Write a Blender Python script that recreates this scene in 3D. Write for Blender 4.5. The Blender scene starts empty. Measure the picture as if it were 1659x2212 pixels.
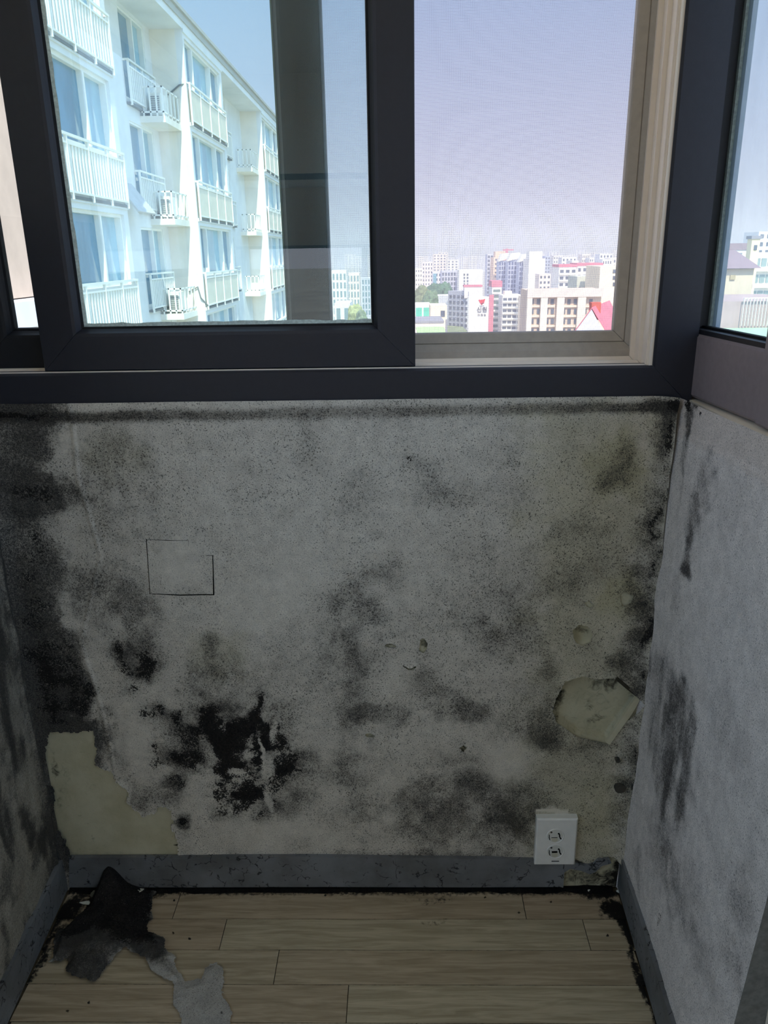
import bpy, math, random
import numpy as np
from mathutils import Vector, Matrix

random.seed(7)
rng = np.random.default_rng(11)
scene = bpy.context.scene
COL = scene.collection

# ------------------------------------------------------------------ camera
F = 1673.0
CX, CY = 829.5, 1106.0
CAM = np.array([0.0, -1.25, 1.22])


def _axes():
    ey = np.array([(858 - CX) / F, (548 - CY) / F, 1.0]); ey /= np.linalg.norm(ey)
    h = np.array([1.0, -0.0165, 0.0])
    ex = h - ey * (h @ ey); ex /= np.linalg.norm(ex)
    ez = np.cross(ex, ey)
    if ez[1] > 0:
        ez = -ez
    return ex, ey, ez


EX, EY, EZ = _axes()          # world axes written in (right, down, forward)


def ray(px, py):
    d = np.array([(px - CX) / F, (py - CY) / F, 1.0])
    return np.array([d @ EX, d @ EY, d @ EZ])


def on(px, py, axis, value):
    """point of the place that lies on the plane axis = value, measured off the photo"""
    d = ray(px, py)
    return CAM + d * ((value - CAM[axis]) / d[axis])


cam_data = bpy.data.cameras.new('camera')
cam = bpy.data.objects.new('camera', cam_data)
COL.objects.link(cam)
cam_data.sensor_fit = 'HORIZONTAL'
cam_data.sensor_width = 36.0
cam_data.lens = 36.0 * F / 1659.0
cam_data.clip_start = 0.02
cam_data.clip_end = 9000
right = Vector((EX[0], EY[0], EZ[0]))
down = Vector((EX[1], EY[1], EZ[1]))
fwd = Vector((EX[2], EY[2], EZ[2]))
cam.matrix_world = Matrix(((right.x, -down.x, -fwd.x, CAM[0]),
                           (right.y, -down.y, -fwd.y, CAM[1]),
                           (right.z, -down.z, -fwd.z, CAM[2]),
                           (0, 0, 0, 1)))
scene.camera = cam

# ------------------------------------------------------------------ sky, sun, exposure
world = bpy.data.worlds.new('World'); scene.world = world
world.use_nodes = True
wn = world.node_tree.nodes; wl_ = world.node_tree.links
wn.clear()
wo = wn.new('ShaderNodeOutputWorld'); bg = wn.new('ShaderNodeBackground')
tc = wn.new('ShaderNodeTexCoord'); sx = wn.new('ShaderNodeSeparateXYZ'); rp = wn.new('ShaderNodeValToRGB')
wl_.new(tc.outputs['Generated'], sx.inputs[0]); wl_.new(sx.outputs['Z'], rp.inputs[0])
wl_.new(rp.outputs[0], bg.inputs[0]); wl_.new(bg.outputs[0], wo.inputs[0])
SUN_DIR = Vector((-0.14, 0.80, -1.0)).normalized()
# a hazy sky grows brighter towards the sun (which stands behind the camera)
dt = wn.new('ShaderNodeVectorMath'); dt.operation = 'DOT_PRODUCT'; dt.inputs[1].default_value = -SUN_DIR
wl_.new(tc.outputs['Generated'], dt.inputs[0])
mr = wn.new('ShaderNodeMapRange'); mr.interpolation_type = 'SMOOTHSTEP'
mr.inputs['From Min'].default_value = -0.25; mr.inputs['From Max'].default_value = 1.0
mr.inputs['To Min'].default_value = 0.57; mr.inputs['To Max'].default_value = 2.0
wl_.new(dt.outputs['Value'], mr.inputs['Value']); wl_.new(mr.outputs['Result'], bg.inputs[1])
cr = rp.color_ramp
cr.elements[0].position = 0.0; cr.elements[0].color = (0.76, 0.74, 0.86, 1)
cr.elements[1].position = 1.0; cr.elements[1].color = (0.56, 0.66, 0.92, 1)
e = cr.elements.new(0.12); e.color = (0.66, 0.72, 1.0, 1)
e = cr.elements.new(0.35); e.color = (0.39, 0.61, 1.0, 1)

sun_d = bpy.data.lights.new('sun', 'SUN'); sun = bpy.data.objects.new('sun', sun_d); COL.objects.link(sun)
sun_d.energy = 4.7; sun_d.angle = 0.009; sun_d.color = (1.0, 0.88, 0.70)
sun.rotation_euler = SUN_DIR.to_track_quat('-Z', 'Y').to_euler()
sun.location = (5, -40, 50)


def portal(name, loc, rot, sx_, sy_):
    d = bpy.data.lights.new(name, 'AREA'); d.shape = 'RECTANGLE'; d.size = sx_; d.size_y = sy_
    d.cycles.is_portal = True
    o = bpy.data.objects.new(name, d); COL.objects.link(o); o.location = loc; o.rotation_euler = rot


ROOM_L, ROOM_B, CEIL = -1.32, -4.4, 2.35
portal('portal_added_window', (ROOM_L - 0.02, -2.4, 1.68), (0, -math.pi / 2, 0), 1.15, 3.6)
portal('portal_side_window', (0.56, -2.2, 1.6), (0, math.pi / 2, 0), 1.1, 4.2)
portal('portal_rear_window', (-0.65, ROOM_B - 0.16, 1.15), (math.pi / 2, 0, 0), .9, 1.2)
portal('portal_front_window', (-0.15, 0.17, 1.58), (-math.pi / 2, 0, 0), 1.1, 1.0)

vs = scene.view_settings
vs.view_transform = 'Standard'; vs.look = 'None'; vs.exposure = 0.58; vs.gamma = 1.0; vs.use_curve_mapping = False
try:
    scene.cycles.use_denoising = True
    scene.cycles.max_bounces = 10
    scene.cycles.diffuse_bounces = 6
    scene.cycles.transparent_max_bounces = 24
    scene.cycles.volume_bounces = 1
    scene.cycles.sample_clamp_indirect = 6.0
except Exception:
    pass


# ------------------------------------------------------------------ materials
def srgb(r, g, b):
    f = lambda c: (c / 255 / 12.92) if c / 255 <= 0.04045 else ((c / 255 + 0.055) / 1.055) ** 2.4
    return (f(r), f(g), f(b), 1.0)


def nt(name):
    m = bpy.data.materials.new(name); m.use_nodes = True
    t = m.node_tree; t.nodes.clear()
    out = t.nodes.new('ShaderNodeOutputMaterial')
    return m, t, t.nodes, t.links, out


def noise(t, scale, detail=3, rough=0.55, vec=None, dist=0.0):
    n = t.nodes.new('ShaderNodeTexNoise')
    n.inputs['Scale'].default_value = scale; n.inputs['Detail'].default_value = detail
    n.inputs['Roughness'].default_value = rough; n.inputs['Distortion'].default_value = dist
    if vec is not None:
        t.links.new(vec, n.inputs['Vector'])
    return n.outputs['Fac']


def objco(t, scale=(1, 1, 1)):
    c = t.nodes.new('ShaderNodeTexCoord'); m = t.nodes.new('ShaderNodeMapping')
    m.inputs['Scale'].default_value = scale
    t.links.new(c.outputs['Object'], m.inputs['Vector'])
    return m.outputs[0]


def math_(t, op, a, b=None, clamp=False):
    n = t.nodes.new('ShaderNodeMath'); n.operation = op; n.use_clamp = clamp
    for i, v in enumerate((a, b)):
        if v is None:
            continue
        if isinstance(v, (int, float)):
            n.inputs[i].default_value = v
        else:
            t.links.new(v, n.inputs[i])
    return n.outputs[0]


def ramp(t, v, lo, hi, a=0.0, b=1.0, smooth=True):
    n = t.nodes.new('ShaderNodeMapRange'); n.interpolation_type = 'SMOOTHSTEP' if smooth else 'LINEAR'
    t.links.new(v, n.inputs['Value'])
    n.inputs['From Min'].default_value = lo; n.inputs['From Max'].default_value = hi
    n.inputs['To Min'].default_value = a; n.inputs['To Max'].default_value = b
    return n.outputs['Result']


def mixc(t, fac, a, b):
    n = t.nodes.new('ShaderNodeMix'); n.data_type = 'RGBA'
    for s, v in ((n.inputs[0], fac), (n.inputs[6], a), (n.inputs[7], b)):
        if isinstance(v, (tuple, list)):
            s.default_value = v
        elif isinstance(v, (int, float)):
            s.default_value = v
        else:
            t.links.new(v, s)
    return n.outputs[2]


def bump(t, h, dist=0.001, strength=0.5):
    n = t.nodes.new('ShaderNodeBump'); n.inputs['Distance'].default_value = dist
    n.inputs['Strength'].default_value = strength; t.links.new(h, n.inputs['Height'])
    return n.outputs[0]


def bsdf(t, out, color, rough=0.6, spec=0.3, metal=0.0, normal=None):
    b = t.nodes.new('ShaderNodeBsdfPrincipled')
    if isinstance(color, (tuple, list)):
        b.inputs['Base Color'].default_value = color
    else:
        t.links.new(color, b.inputs['Base Color'])
    if isinstance(rough, (int, float)):
        b.inputs['Roughness'].default_value = rough
    else:
        t.links.new(rough, b.inputs['Roughness'])
    b.inputs['Specular IOR Level'].default_value = spec
    b.inputs['Metallic'].default_value = metal
    if normal is not None:
        t.links.new(normal, b.inputs['Normal'])
    t.links.new(b.outputs[0], out.inputs[0])
    return b


def lin(c, k=1.0):
    return (min(c[0] * k, 1), min(c[1] * k, 1), min(c[2] * k, 1), 1)


MATS = {}


def plain(name, col, rough=0.6, spec=0.3, scale=40, var=0.12, bumpd=0.0):
    """one colour with a little procedural variation"""
    if name in MATS:
        return MATS[name]
    m, t, N, L, out = nt(name)
    v = objco(t)
    n = noise(t, scale, 4, 0.6, v)
    c = mixc(t, ramp(t, n, 0.3, 0.7), lin(col, 1 - var), lin(col, 1 + var))
    nrm = bump(t, noise(t, scale * 6, 3, 0.6, v), bumpd, 0.4) if bumpd else None
    bsdf(t, out, c, rough, spec, 0.0, nrm)
    MATS[name] = m
    return m


def glass(name, tint, ior=1.5, dust=0.0, veil=0.0):
    m, t, N, L, out = nt(name)
    tr = N.new('ShaderNodeBsdfTransparent'); tr.inputs[0].default_value = tint
    gl = N.new('ShaderNodeBsdfGlossy'); gl.inputs['Roughness'].default_value = 0.0
    gl.inputs[0].default_value = (1, 1, 1, 1)
    fr = N.new('ShaderNodeFresnel'); fr.inputs[0].default_value = ior
    mx = N.new('ShaderNodeMixShader')
    ge = N.new('ShaderNodeNewGeometry')
    one = math_(t, 'SUBTRACT', 1.0, ge.outputs['Backfacing'])       # thin pane: count the mirror layer once
    L.new(math_(t, 'MULTIPLY', math_(t, 'MULTIPLY', fr.outputs[0], 1.8, True), one), mx.inputs[0]); L.new(tr.outputs[0], mx.inputs[1]); L.new(gl.outputs[0], mx.inputs[2])
    last = mx.outputs[0]
    if dust:
        df = N.new('ShaderNodeBsdfDiffuse'); df.inputs[0].default_value = (0.8, 0.82, 0.8, 1)
        m2 = N.new('ShaderNodeMixShader')
        n = noise(t, 9, 5, 0.7, objco(t, (1, 3, 1)))
        L.new(ramp(t, n, 0.3, 0.8, dust * 0.4, dust * 1.6), m2.inputs[0])
        L.new(last, m2.inputs[1]); L.new(df.outputs[0], m2.inputs[2]); last = m2.outputs[0]
    if veil:                                    # translucent layer put in for haze and reflection veiling the pane
        tl = N.new('ShaderNodeBsdfTranslucent'); tl.inputs[0].default_value = (0.62, 0.90, 1.0, 1)
        m3 = N.new('ShaderNodeMixShader')
        L.new(ramp(t, noise(t, 4, 4, 0.6, objco(t)), 0.3, 0.7, veil * 0.8, veil * 1.2), m3.inputs[0])
        L.new(last, m3.inputs[1]); L.new(tl.outputs[0], m3.inputs[2]); last = m3.outputs[0]
    L.new(last, out.inputs[0])
    return m


def mould_paper(name, paper, damp, seedoff=(0, 0, 0), dots=0.8):
    """grey wallpaper: attribute 'paint' = (soft mould, black mould, damp tint, clean), grain is procedural"""
    m, t, N, L, out = nt(name)
    c = N.new('ShaderNodeTexCoord'); mp = N.new('ShaderNodeMapping'); mp.inputs['Location'].default_value = seedoff
    L.new(c.outputs['Object'], mp.inputs[0]); v = mp.outputs[0]
    at = N.new('ShaderNodeAttribute'); at.attribute_name = 'paint'
    sp = N.new('ShaderNodeSeparateColor'); L.new(at.outputs['Color'], sp.inputs[0])
    M, G, B = sp.outputs[0], sp.outputs[1], sp.outputs[2]
    A = at.outputs['Alpha']
    nA = noise(t, 620, 3, 0.65, v)
    nB = noise(t, 210, 4, 0.65, v)
    nC = noise(t, 45, 4, 0.6, v)
    g = math_(t, 'ADD', math_(t, 'MULTIPLY', nA, 0.6), math_(t, 'MULTIPLY', nB, 0.4))
    gc = math_(t, 'SUBTRACT', g, 0.5)
    soft = math_(t, 'ADD', M, math_(t, 'MULTIPLY', gc, math_(t, 'MINIMUM', math_(t, 'MULTIPLY', M, 9.0), 2.0)), clamp=True)
    soft = ramp(t, soft, 0.05, 0.95)
    hv = math_(t, 'ADD', math_(t, 'MULTIPLY', noise(t, 400, 3, 0.6, v), 0.5), math_(t, 'ADD', math_(t, 'MULTIPLY', nB, 0.3), math_(t, 'MULTIPLY', nC, 0.2)))
    hard = math_(t, 'ADD', G, math_(t, 'MULTIPLY', math_(t, 'SUBTRACT', hv, 0.5),
                                    math_(t, 'MINIMUM', math_(t, 'MULTIPLY', G, 9.0), 4.2)))
    hard = ramp(t, hard, 0.40, 0.60)
    spk = math_(t, 'ADD', noise(t, 470, 2, 0.5, v), math_(t, 'MULTIPLY', M, 0.12))
    dot = math_(t, 'MULTIPLY', ramp(t, spk, 0.585, 0.69), dots)
    dot = math_(t, 'MULTIPLY', dot, math_(t, 'SUBTRACT', 1.0, A))
    base = mixc(t, ramp(t, nC, 0.3, 0.7), lin(paper, 0.90), lin(paper, 1.08))
    base = mixc(t, B, base, damp)
    base = mixc(t, dot, base, srgb(52, 50, 46))
    fine = ramp(t, nA, 0.28, 0.72, 0.74, 1.14)
    mul = N.new('ShaderNodeMix'); mul.data_type = 'RGBA'; mul.blend_type = 'MULTIPLY'; mul.inputs[0].default_value = 1
    L.new(base, mul.inputs[6]); L.new(fine, mul.inputs[7]); base = mul.outputs[2]
    base = mixc(t, math_(t, 'MULTIPLY', A, 0.6), base, lin(paper, 1.3))
    col = mixc(t, math_(t, 'MULTIPLY', soft, 0.92), base, (0.028, 0.026, 0.024, 1))
    col = mixc(t, math_(t, 'MULTIPLY', hard, 0.97), col, mixc(t, ramp(t, nB, 0.35, 0.65), (0.005, 0.0045, 0.004, 1), (0.020, 0.017, 0.015, 1)))
    nrm = bump(t, math_(t, 'ADD', nA, nB), 0.0009, 0.55)
    bsdf(t, out, col, 0.85, 0.15, 0.0, nrm)
    return m


PAPER = srgb(204, 197, 183)
M_PAPER = mould_paper('mouldy_wallpaper', PAPER, srgb(176, 168, 128))
M_PAPER_R = mould_paper('mouldy_wallpaper_side', srgb(226, 219, 212), srgb(214, 200, 188), (3, 1, 2), 0.55)
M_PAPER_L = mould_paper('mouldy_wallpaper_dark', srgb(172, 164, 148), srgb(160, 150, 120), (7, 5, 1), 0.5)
M_SCRAP = mould_paper('mouldy_scrap', srgb(168, 164, 156), srgb(130, 126, 112), (2, 9, 4), 0.5)


def plaster_mat():
    m, t, N, L, out = nt('cream_plaster')
    v = objco(t)
    at = N.new('ShaderNodeAttribute'); at.attribute_name = 'paint'
    sp = N.new('ShaderNodeSeparateColor'); L.new(at.outputs['Color'], sp.inputs[0])
    n1 = noise(t, 14, 4, 0.6, v); n2 = noise(t, 300, 3, 0.6, v); n3 = noise(t, 60, 4, 0.7, v, 1.5)
    c = mixc(t, ramp(t, n1, 0.3, 0.7), srgb(180, 173, 144), srgb(198, 192, 164))
    c = mixc(t, ramp(t, n3, 0.66, 0.74, 0, 0.4), c, srgb(105, 98, 66))
    c = mixc(t, ramp(t, n2, 0.6, 0.8, 0, 0.35), c, srgb(120, 112, 80))
    g = math_(t, 'ADD', sp.outputs[0], math_(t, 'MULTIPLY', math_(t, 'SUBTRACT', n3, 0.5), math_(t, 'MINIMUM', math_(t, 'MULTIPLY', sp.outputs[0], 6), 1.6)))
    c = mixc(t, ramp(t, g, 0.1, 0.9), c, srgb(38, 34, 26))
    bsdf(t, out, c, 0.85, 0.15, 0, bump(t, n2, 0.0006, 0.4))
    return m


M_PLASTER = plaster_mat()


def wood_mat():
    m, t, N, L, out = nt('vinyl_wood_plank')
    oi = N.new('ShaderNodeObjectInfo')
    c = N.new('ShaderNodeTexCoord')
    at = N.new('ShaderNodeAttribute'); at.attribute_name = 'paint'
    sp = N.new('ShaderNodeSeparateColor'); L.new(at.outputs['Color'], sp.inputs[0])
    off = N.new('ShaderNodeVectorMath'); off.operation = 'ADD'
    cm = N.new('ShaderNodeCombineXYZ')
    r7 = math_(t, 'MULTIPLY', oi.outputs['Random'], 7.0)
    for i in range(3):
        L.new(r7, cm.inputs[i])
    L.new(c.outputs['Object'], off.inputs[0]); L.new(cm.outputs[0], off.inputs[1])
    mp = N.new('ShaderNodeMapping'); mp.inputs['Scale'].default_value = (2.2, 28, 28)
    L.new(off.outputs[0], mp.inputs[0])
    g = noise(t, 3.0, 6, 0.62, mp.outputs[0], 0.9)
    mp2 = N.new('ShaderNodeMapping'); mp2.inputs['Scale'].default_value = (14, 420, 420)
    L.new(off.outputs[0], mp2.inputs[0])
    g2 = noise(t, 1.0, 3, 0.6, mp2.outputs[0])
    col = mixc(t, ramp(t, g, 0.3, 0.7), srgb(158, 148, 126), srgb(192, 182, 160))
    col = mixc(t, ramp(t, g2, 0.52, 0.72, 0, 0.38), col, srgb(118, 106, 86))
    hue = mixc(t, oi.outputs['Random'], srgb(255, 250, 240), srgb(240, 225, 215))
    mul = N.new('ShaderNodeMix'); mul.data_type = 'RGBA'; mul.blend_type = 'MULTIPLY'; mul.inputs[0].default_value = 1
    L.new(col, mul.inputs[6]); L.new(hue, mul.inputs[7]); col = mul.outputs[2]
    geo = N.new('ShaderNodeNewGeometry')
    gn = noise(t, 120, 4, 0.7, geo.outputs['Position'])
    gr = math_(t, 'ADD', sp.outputs[0], math_(t, 'MULTIPLY', math_(t, 'SUBTRACT', gn, 0.5), math_(t, 'MINIMUM', math_(t, 'MULTIPLY', sp.outputs[0], 6), 2.0)))
    col = mixc(t, ramp(t, gr, 0.15, 0.8), col, srgb(24, 21, 17))
    bsdf(t, out, col, 0.5, 0.3, 0, bump(t, g2, 0.0004, 0.3))
    return m


M_WOOD = wood_mat()
M_FRAME_LIT = plain('lit_window_profile', srgb(138, 126, 128), 0.42, 0.4, 90, 0.06, 0.0002)  # dark frame colour raised for the daylight falling on the side window
M_FRAME = plain('dark_window_profile', srgb(36, 37, 45), 0.42, 0.4, 90, 0.06, 0.0002)
M_FRAME2 = plain('dark_window_profile_back', srgb(30, 31, 35), 0.5, 0.35, 90, 0.08, 0.0002)
M_GASKET = plain('black_gasket', srgb(26, 26, 28), 0.7, 0.2, 60, 0.15)
M_SILICONE = plain('clear_silicone_bead', srgb(176, 190, 184), 0.35, 0.4, 220, 0.2, 0.0004)
M_BEIGE = plain('beige_pvc', srgb(240, 226, 208), 0.4, 0.4, 25, 0.02)
M_BEIGE2 = plain('dusty_beige_pvc', srgb(172, 162, 148), 0.55, 0.3, 60, 0.05)
M_MESH = plain('insect_screen_wire', srgb(122, 120, 146), 0.5, 0.3, 30, 0.1)
M_BASE = plain('grey_vinyl_baseboard', srgb(98, 103, 108), 0.6, 0.3, 18, 0.22, 0.0004)
M_GRIME = plain('black_grime', srgb(22, 20, 18), 0.95, 0.1, 200, 0.4, 0.001)
M_WHITEPL = plain('white_socket_plastic', srgb(228, 226, 218), 0.4, 0.4, 60, 0.03)
M_WHITEPL2 = plain('yellowed_socket_plastic', srgb(205, 200, 178), 0.5, 0.3, 60, 0.06)
M_BLACK = plain('black_void', srgb(10, 10, 10), 0.9, 0.1, 60, 0.2)
M_GLASS_F = glass('tinted_front_glass', (0.895, 0.985, 0.985, 1), 1.5, veil=0.05)
M_GLASS_B = glass('clear_back_glass', (0.95, 0.99, 0.985, 1), 1.45)
M_GLASS_R = glass('dusty_side_glass', (0.95, 0.985, 0.98, 1), 1.45, 0.07, veil=0.07)
M_ROOMW = plain('room_wall_paint', srgb(238, 226, 206), 0.9, 0.1, 10, 0.03)
M_CEIL = plain('ceiling_paper', srgb(236, 226, 208), 0.9, 0.1, 10, 0.03)
M_BLIND = plain('roller_blind_cloth', srgb(216, 200, 176), 0.9, 0.1, 50, 0.05)

# ------------------------------------------------------------------ mesh helpers
WLOC = {}


class MB:
    def __init__(s):
        s.v = []; s.f = []

    def box(s, x0, x1, y0, y1, z0, z1):
        b = len(s.v)
        s.v += [(x0, y0, z0), (x1, y0, z0), (x1, y1, z0), (x0, y1, z0), (x0, y0, z1), (x1, y0, z1), (x1, y1, z1), (x0, y1, z1)]
        s.f += [tuple(b + i for i in q) for q in ((0, 3, 2, 1), (4, 5, 6, 7), (0, 1, 5, 4), (1, 2, 6, 5), (2, 3, 7, 6), (3, 0, 4, 7))]
        return s

    def bbox(s, x0, x1, y0, y1, z0, z1, c):
        """box with a chamfered front (low y) face"""
        b = len(s.v)
        s.v += [(x0, y1, z0), (x1, y1, z0), (x1, y1, z1), (x0, y1, z1),
                (x0, y0 + c, z0), (x1, y0 + c, z0), (x1, y0 + c, z1), (x0, y0 + c, z1),
                (x0 + c, y0, z0 + c), (x1 - c, y0, z0 + c), (x1 - c, y0, z1 - c), (x0 + c, y0, z1 - c)]
        s.f += [tuple(b + i for i in q) for q in ((0, 3, 2, 1),)]
        for i in range(4):
            j = (i + 1) % 4
            s.f += [(b + i, b + j, b + 4 + j, b + 4 + i), (b + 4 + i, b + 4 + j, b + 8 + j, b + 8 + i)]
        s.f += [(b + 8, b + 9, b + 10, b + 11)]
        return s

    def prism(s, pts, d):
        """closed polygon pts (3d) pushed by vector d"""
        b = len(s.v); n = len(pts)
        s.v += [tuple(p) for p in pts] + [(p[0] + d[0], p[1] + d[1], p[2] + d[2]) for p in pts]
        s.f += [tuple(b + i for i in range(n)), tuple(b + n + i for i in reversed(range(n)))]
        for i in range(n):
            j = (i + 1) % n
            s.f.append((b + i, b + n + i, b + n + j, b + j))
        return s

    def tube(s, pts, r, k=8):
        b = len(s.v); n = len(pts)
        P = [Vector(p) for p in pts]
        for i, p in enumerate(P):
            d = (P[min(i + 1, n - 1)] - P[max(i - 1, 0)]).normalized()
            u = d.orthogonal().normalized() if abs(d.z) > 0.9 else d.cross(Vector((0, 0, 1))).normalized()
            w = d.cross(u)
            for j in range(k):
                a = 2 * math.pi * j / k
                s.v.append(tuple(p + u * (r * math.cos(a)) + w * (r * math.sin(a))))
        for i in range(n - 1):
            for j in range(k):
                s.f.append((b + i * k + j, b + i * k + (j + 1) % k, b + (i + 1) * k + (j + 1) % k, b + (i + 1) * k + j))
        s.f.append(tuple(b + j for j in reversed(range(k)))); s.f.append(tuple(b + (n - 1) * k + j for j in range(k)))
        return s

    def disc(s, c, r, y0, y1, k=24, sx=1.0, sz=1.0):
        pts = [(c[0] + r * sx * math.cos(2 * math.pi * i / k), y0, c[1] + r * sz * math.sin(2 * math.pi * i / k)) for i in range(k)]
        return s.prism(pts, (0, y1 - y0, 0))

    def mesh(s, name, off=(0, 0, 0)):
        me = bpy.data.meshes.new(name)
        me.from_pydata([(a - off[0], b - off[1], c - off[2]) for a, b, c in s.v], [], s.f)
        me.update()
        return me

    def build(s, name, mat, parent=None, smooth=False, origin=None):
        off = WLOC.get(parent, (0, 0, 0)) if parent else (origin or (0, 0, 0))
        if parent is None and origin is None and s.v:
            a = np.array(s.v); off = (float(a[:, 0].mean()), float(a[:, 1].mean()), float(a[:, 2].min()))
        me = s.mesh(name, off)
        me.materials.append(mat)
        fix_normals(me)
        if smooth:
            me.polygons.foreach_set('use_smooth', [True] * len(me.polygons))
        o = bpy.data.objects.new(name, me); COL.objects.link(o)
        WLOC[o] = off
        if parent:
            o.parent = parent
        else:
            o.location = off
        return o


def fix_normals(me):
    import bmesh
    bm = bmesh.new(); bm.from_mesh(me)
    bmesh.ops.recalc_face_normals(bm, faces=bm.faces)
    bm.to_mesh(me); bm.free()


def empty(name, loc):
    o = bpy.data.objects.new(name, None); COL.objects.link(o)
    o.location = loc; o.empty_display_size = 0.1
    WLOC[o] = tuple(float(c) for c in loc)
    return o


def tag(o, label=None, cat=None, group=None, kind=None):
    if label: o['label'] = label
    if cat: o['category'] = cat
    if group: o['group'] = group
    if kind: o['kind'] = kind
    return o


def struct(o, label=None):
    o['kind'] = 'structure'
    if label: o['label'] = label
    return o


def part_mesh(name, me, mat, parent, loc=(0, 0, 0)):
    """a part that shares mesh data; loc in world"""
    if not me.materials: me.materials.append(mat)
    o = bpy.data.objects.new(name, me); COL.objects.link(o); o.parent = parent
    p = WLOC[parent]; o.location = (loc[0] - p[0], loc[1] - p[1], loc[2] - p[2]); WLOC[o] = tuple(loc)
    return o


IDT = lambda x, y, z: (x, y, z)


def frame4(parent, x0, x1, z0, z1, prof, mat, names=('rail', 'stile', 'rail', 'stile'), T=IDT, gap=0.0004, only=None):
    """mitred frame members: prof = closed list of (inset, y)"""
    out = []
    def corner(i, u):
        return ((x0 + u, z0 + u), (x1 - u, z0 + u), (x1 - u, z1 - u), (x0 + u, z1 - u))[i % 4]
    dirs = ((1, 0), (0, 1), (-1, 0), (0, -1))
    for i in range(4):
        if only is not None and i not in only:
            continue
        mb = MB(); n = len(prof); dx, dz = dirs[i]
        A = []; B = []
        for u, y in prof:
            a = corner(i, u); b = corner(i + 1, u)
            A.append(T(a[0] + dx * gap, y, a[1] + dz * gap)); B.append(T(b[0] - dx * gap, y, b[1] - dz * gap))
        mb.v = A + B
        for k in range(n):
            j = (k + 1) % n
            mb.f.append((k, j, n + j, n + k))
        mb.f += [tuple(range(n)), tuple(reversed(range(n, 2 * n)))]
        out.append(mb.build(names[i], mat, parent))
    return out


# ------------------------------------------------------------------ numpy noise
def _hash(ix, iy, seed):
    h = (ix.astype(np.int64) * 374761393 + iy.astype(np.int64) * 668265263 + seed * 982451653) & 0xFFFFFFFF
    h = ((h ^ (h >> 13)) * 1274126177) & 0xFFFFFFFF
    h = (h ^ (h >> 16)) & 0xFFFFFFFF
    return h / 4294967295.0


def vnoise(x, y, seed=0):
    ix = np.floor(x); iy = np.floor(y); fx = x - ix; fy = y - iy
    fx = fx * fx * (3 - 2 * fx); fy = fy * fy * (3 - 2 * fy)
    a = _hash(ix, iy, seed); b = _hash(ix + 1, iy, seed); c = _hash(ix, iy + 1, seed); d = _hash(ix + 1, iy + 1, seed)
    return a + (b - a) * fx + (c - a) * fy + (a - b - c + d) * fx * fy


def fbm(x, y, f, octv=4, seed=0, gain=0.5):
    s = 0; a = 1; tot = 0
    for o in range(octv):
        s = s + a * vnoise(x * f, y * f, seed + o * 17); tot += a; a *= gain; f *= 2.03
    return s / tot


def sstep(v, lo, hi):
    t = np.clip((v - lo) / (hi - lo), 0, 1); return t * t * (3 - 2 * t)


def polydist(P, X, Z):
    """signed distance to polygon (negative inside)"""
    P = np.array(P); n = len(P)
    d2 = np.full(X.shape, 1e9); inside = np.zeros(X.shape, bool)
    for i in range(n):
        a = P[i]; b = P[(i + 1) % n]; e = b - a
        wx = X - a[0]; wz = Z - a[1]
        t = np.clip((wx * e[0] + wz * e[1]) / (e @ e + 1e-12), 0, 1)
        d2 = np.minimum(d2, (wx - e[0] * t) ** 2 + (wz - e[1] * t) ** 2)
        c = (a[1] > Z) != (b[1] > Z)
        with np.errstate(divide='ignore', invalid='ignore'):
            xi = a[0] + (Z - a[1]) * e[0] / (e[1] if e[1] != 0 else 1e-12)
        inside ^= c & (X < xi)
    d = np.sqrt(d2)
    return np.where(inside, -d, d)


class Canvas:
    """mould density painted in metres on a wall; brushes are measured off the photo with W"""
    def __init__(s, U, V, W, seed, warp=0.010):
        s.W = W; s.u = U; s.v = V
        s.U = U + (fbm(U, V, 22, 4, seed) - 0.5) * warp * 3.2 + (fbm(U, V, 130, 2, seed + 5) - 0.5) * warp * 0.6
        s.V = V + (fbm(U, V, 22, 4, seed + 40) - 0.5) * warp * 3.2 + (fbm(U, V, 130, 2, seed + 45) - 0.5) * warp * 0.6
        s.ch = [np.zeros(U.shape) for _ in range(4)]
        s.blot = fbm(U, V, 35, 4, seed + 80)

    def spot(s, ch, px, py, rx, ry, k, rot=0.0, soft=0.35, rough=0.5, hi=1.25):
        u, v = s.W(px, py); u2, v2 = s.W(px + 10, py); u3, v3 = s.W(px, py + 10)
        a = max(abs(u2 - u), 1e-4) / 10 * rx; b = max(abs(v3 - v), 1e-4) / 10 * ry
        c, sn = math.cos(rot), math.sin(rot)
        dx = s.U - u; dy = s.V - v
        dx, dy = dx * c + dy * sn, -dx * sn + dy * c
        r = np.sqrt((dx / a) ** 2 + (dy / b) ** 2) + (s.blot - 0.5) * rough * 2
        m = k * (1 - sstep(r, soft, hi))
        s.ch[ch] = 1 - (1 - s.ch[ch]) * (1 - np.clip(m, 0, 1))

    def cut(s, ch, px, py, rx, ry, k, rot=0.0):
        keep = s.ch[ch]; s.ch[ch] = np.zeros(keep.shape)
        s.spot(ch, px, py, rx, ry, k, rot, 0.2, 0.8)
        s.ch[ch] = keep * (1 - s.ch[ch])

    def poly(s, ch, pts, k, feather=0.012):
        P = [s.W(*p) for p in pts]
        d = polydist(P, s.U, s.V) + (s.blot - 0.5) * feather * 2
        m = k * (1 - sstep(d, -feather, feather))
        s.ch[ch] = 1 - (1 - s.ch[ch]) * (1 - np.clip(m, 0, 1))


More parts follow.
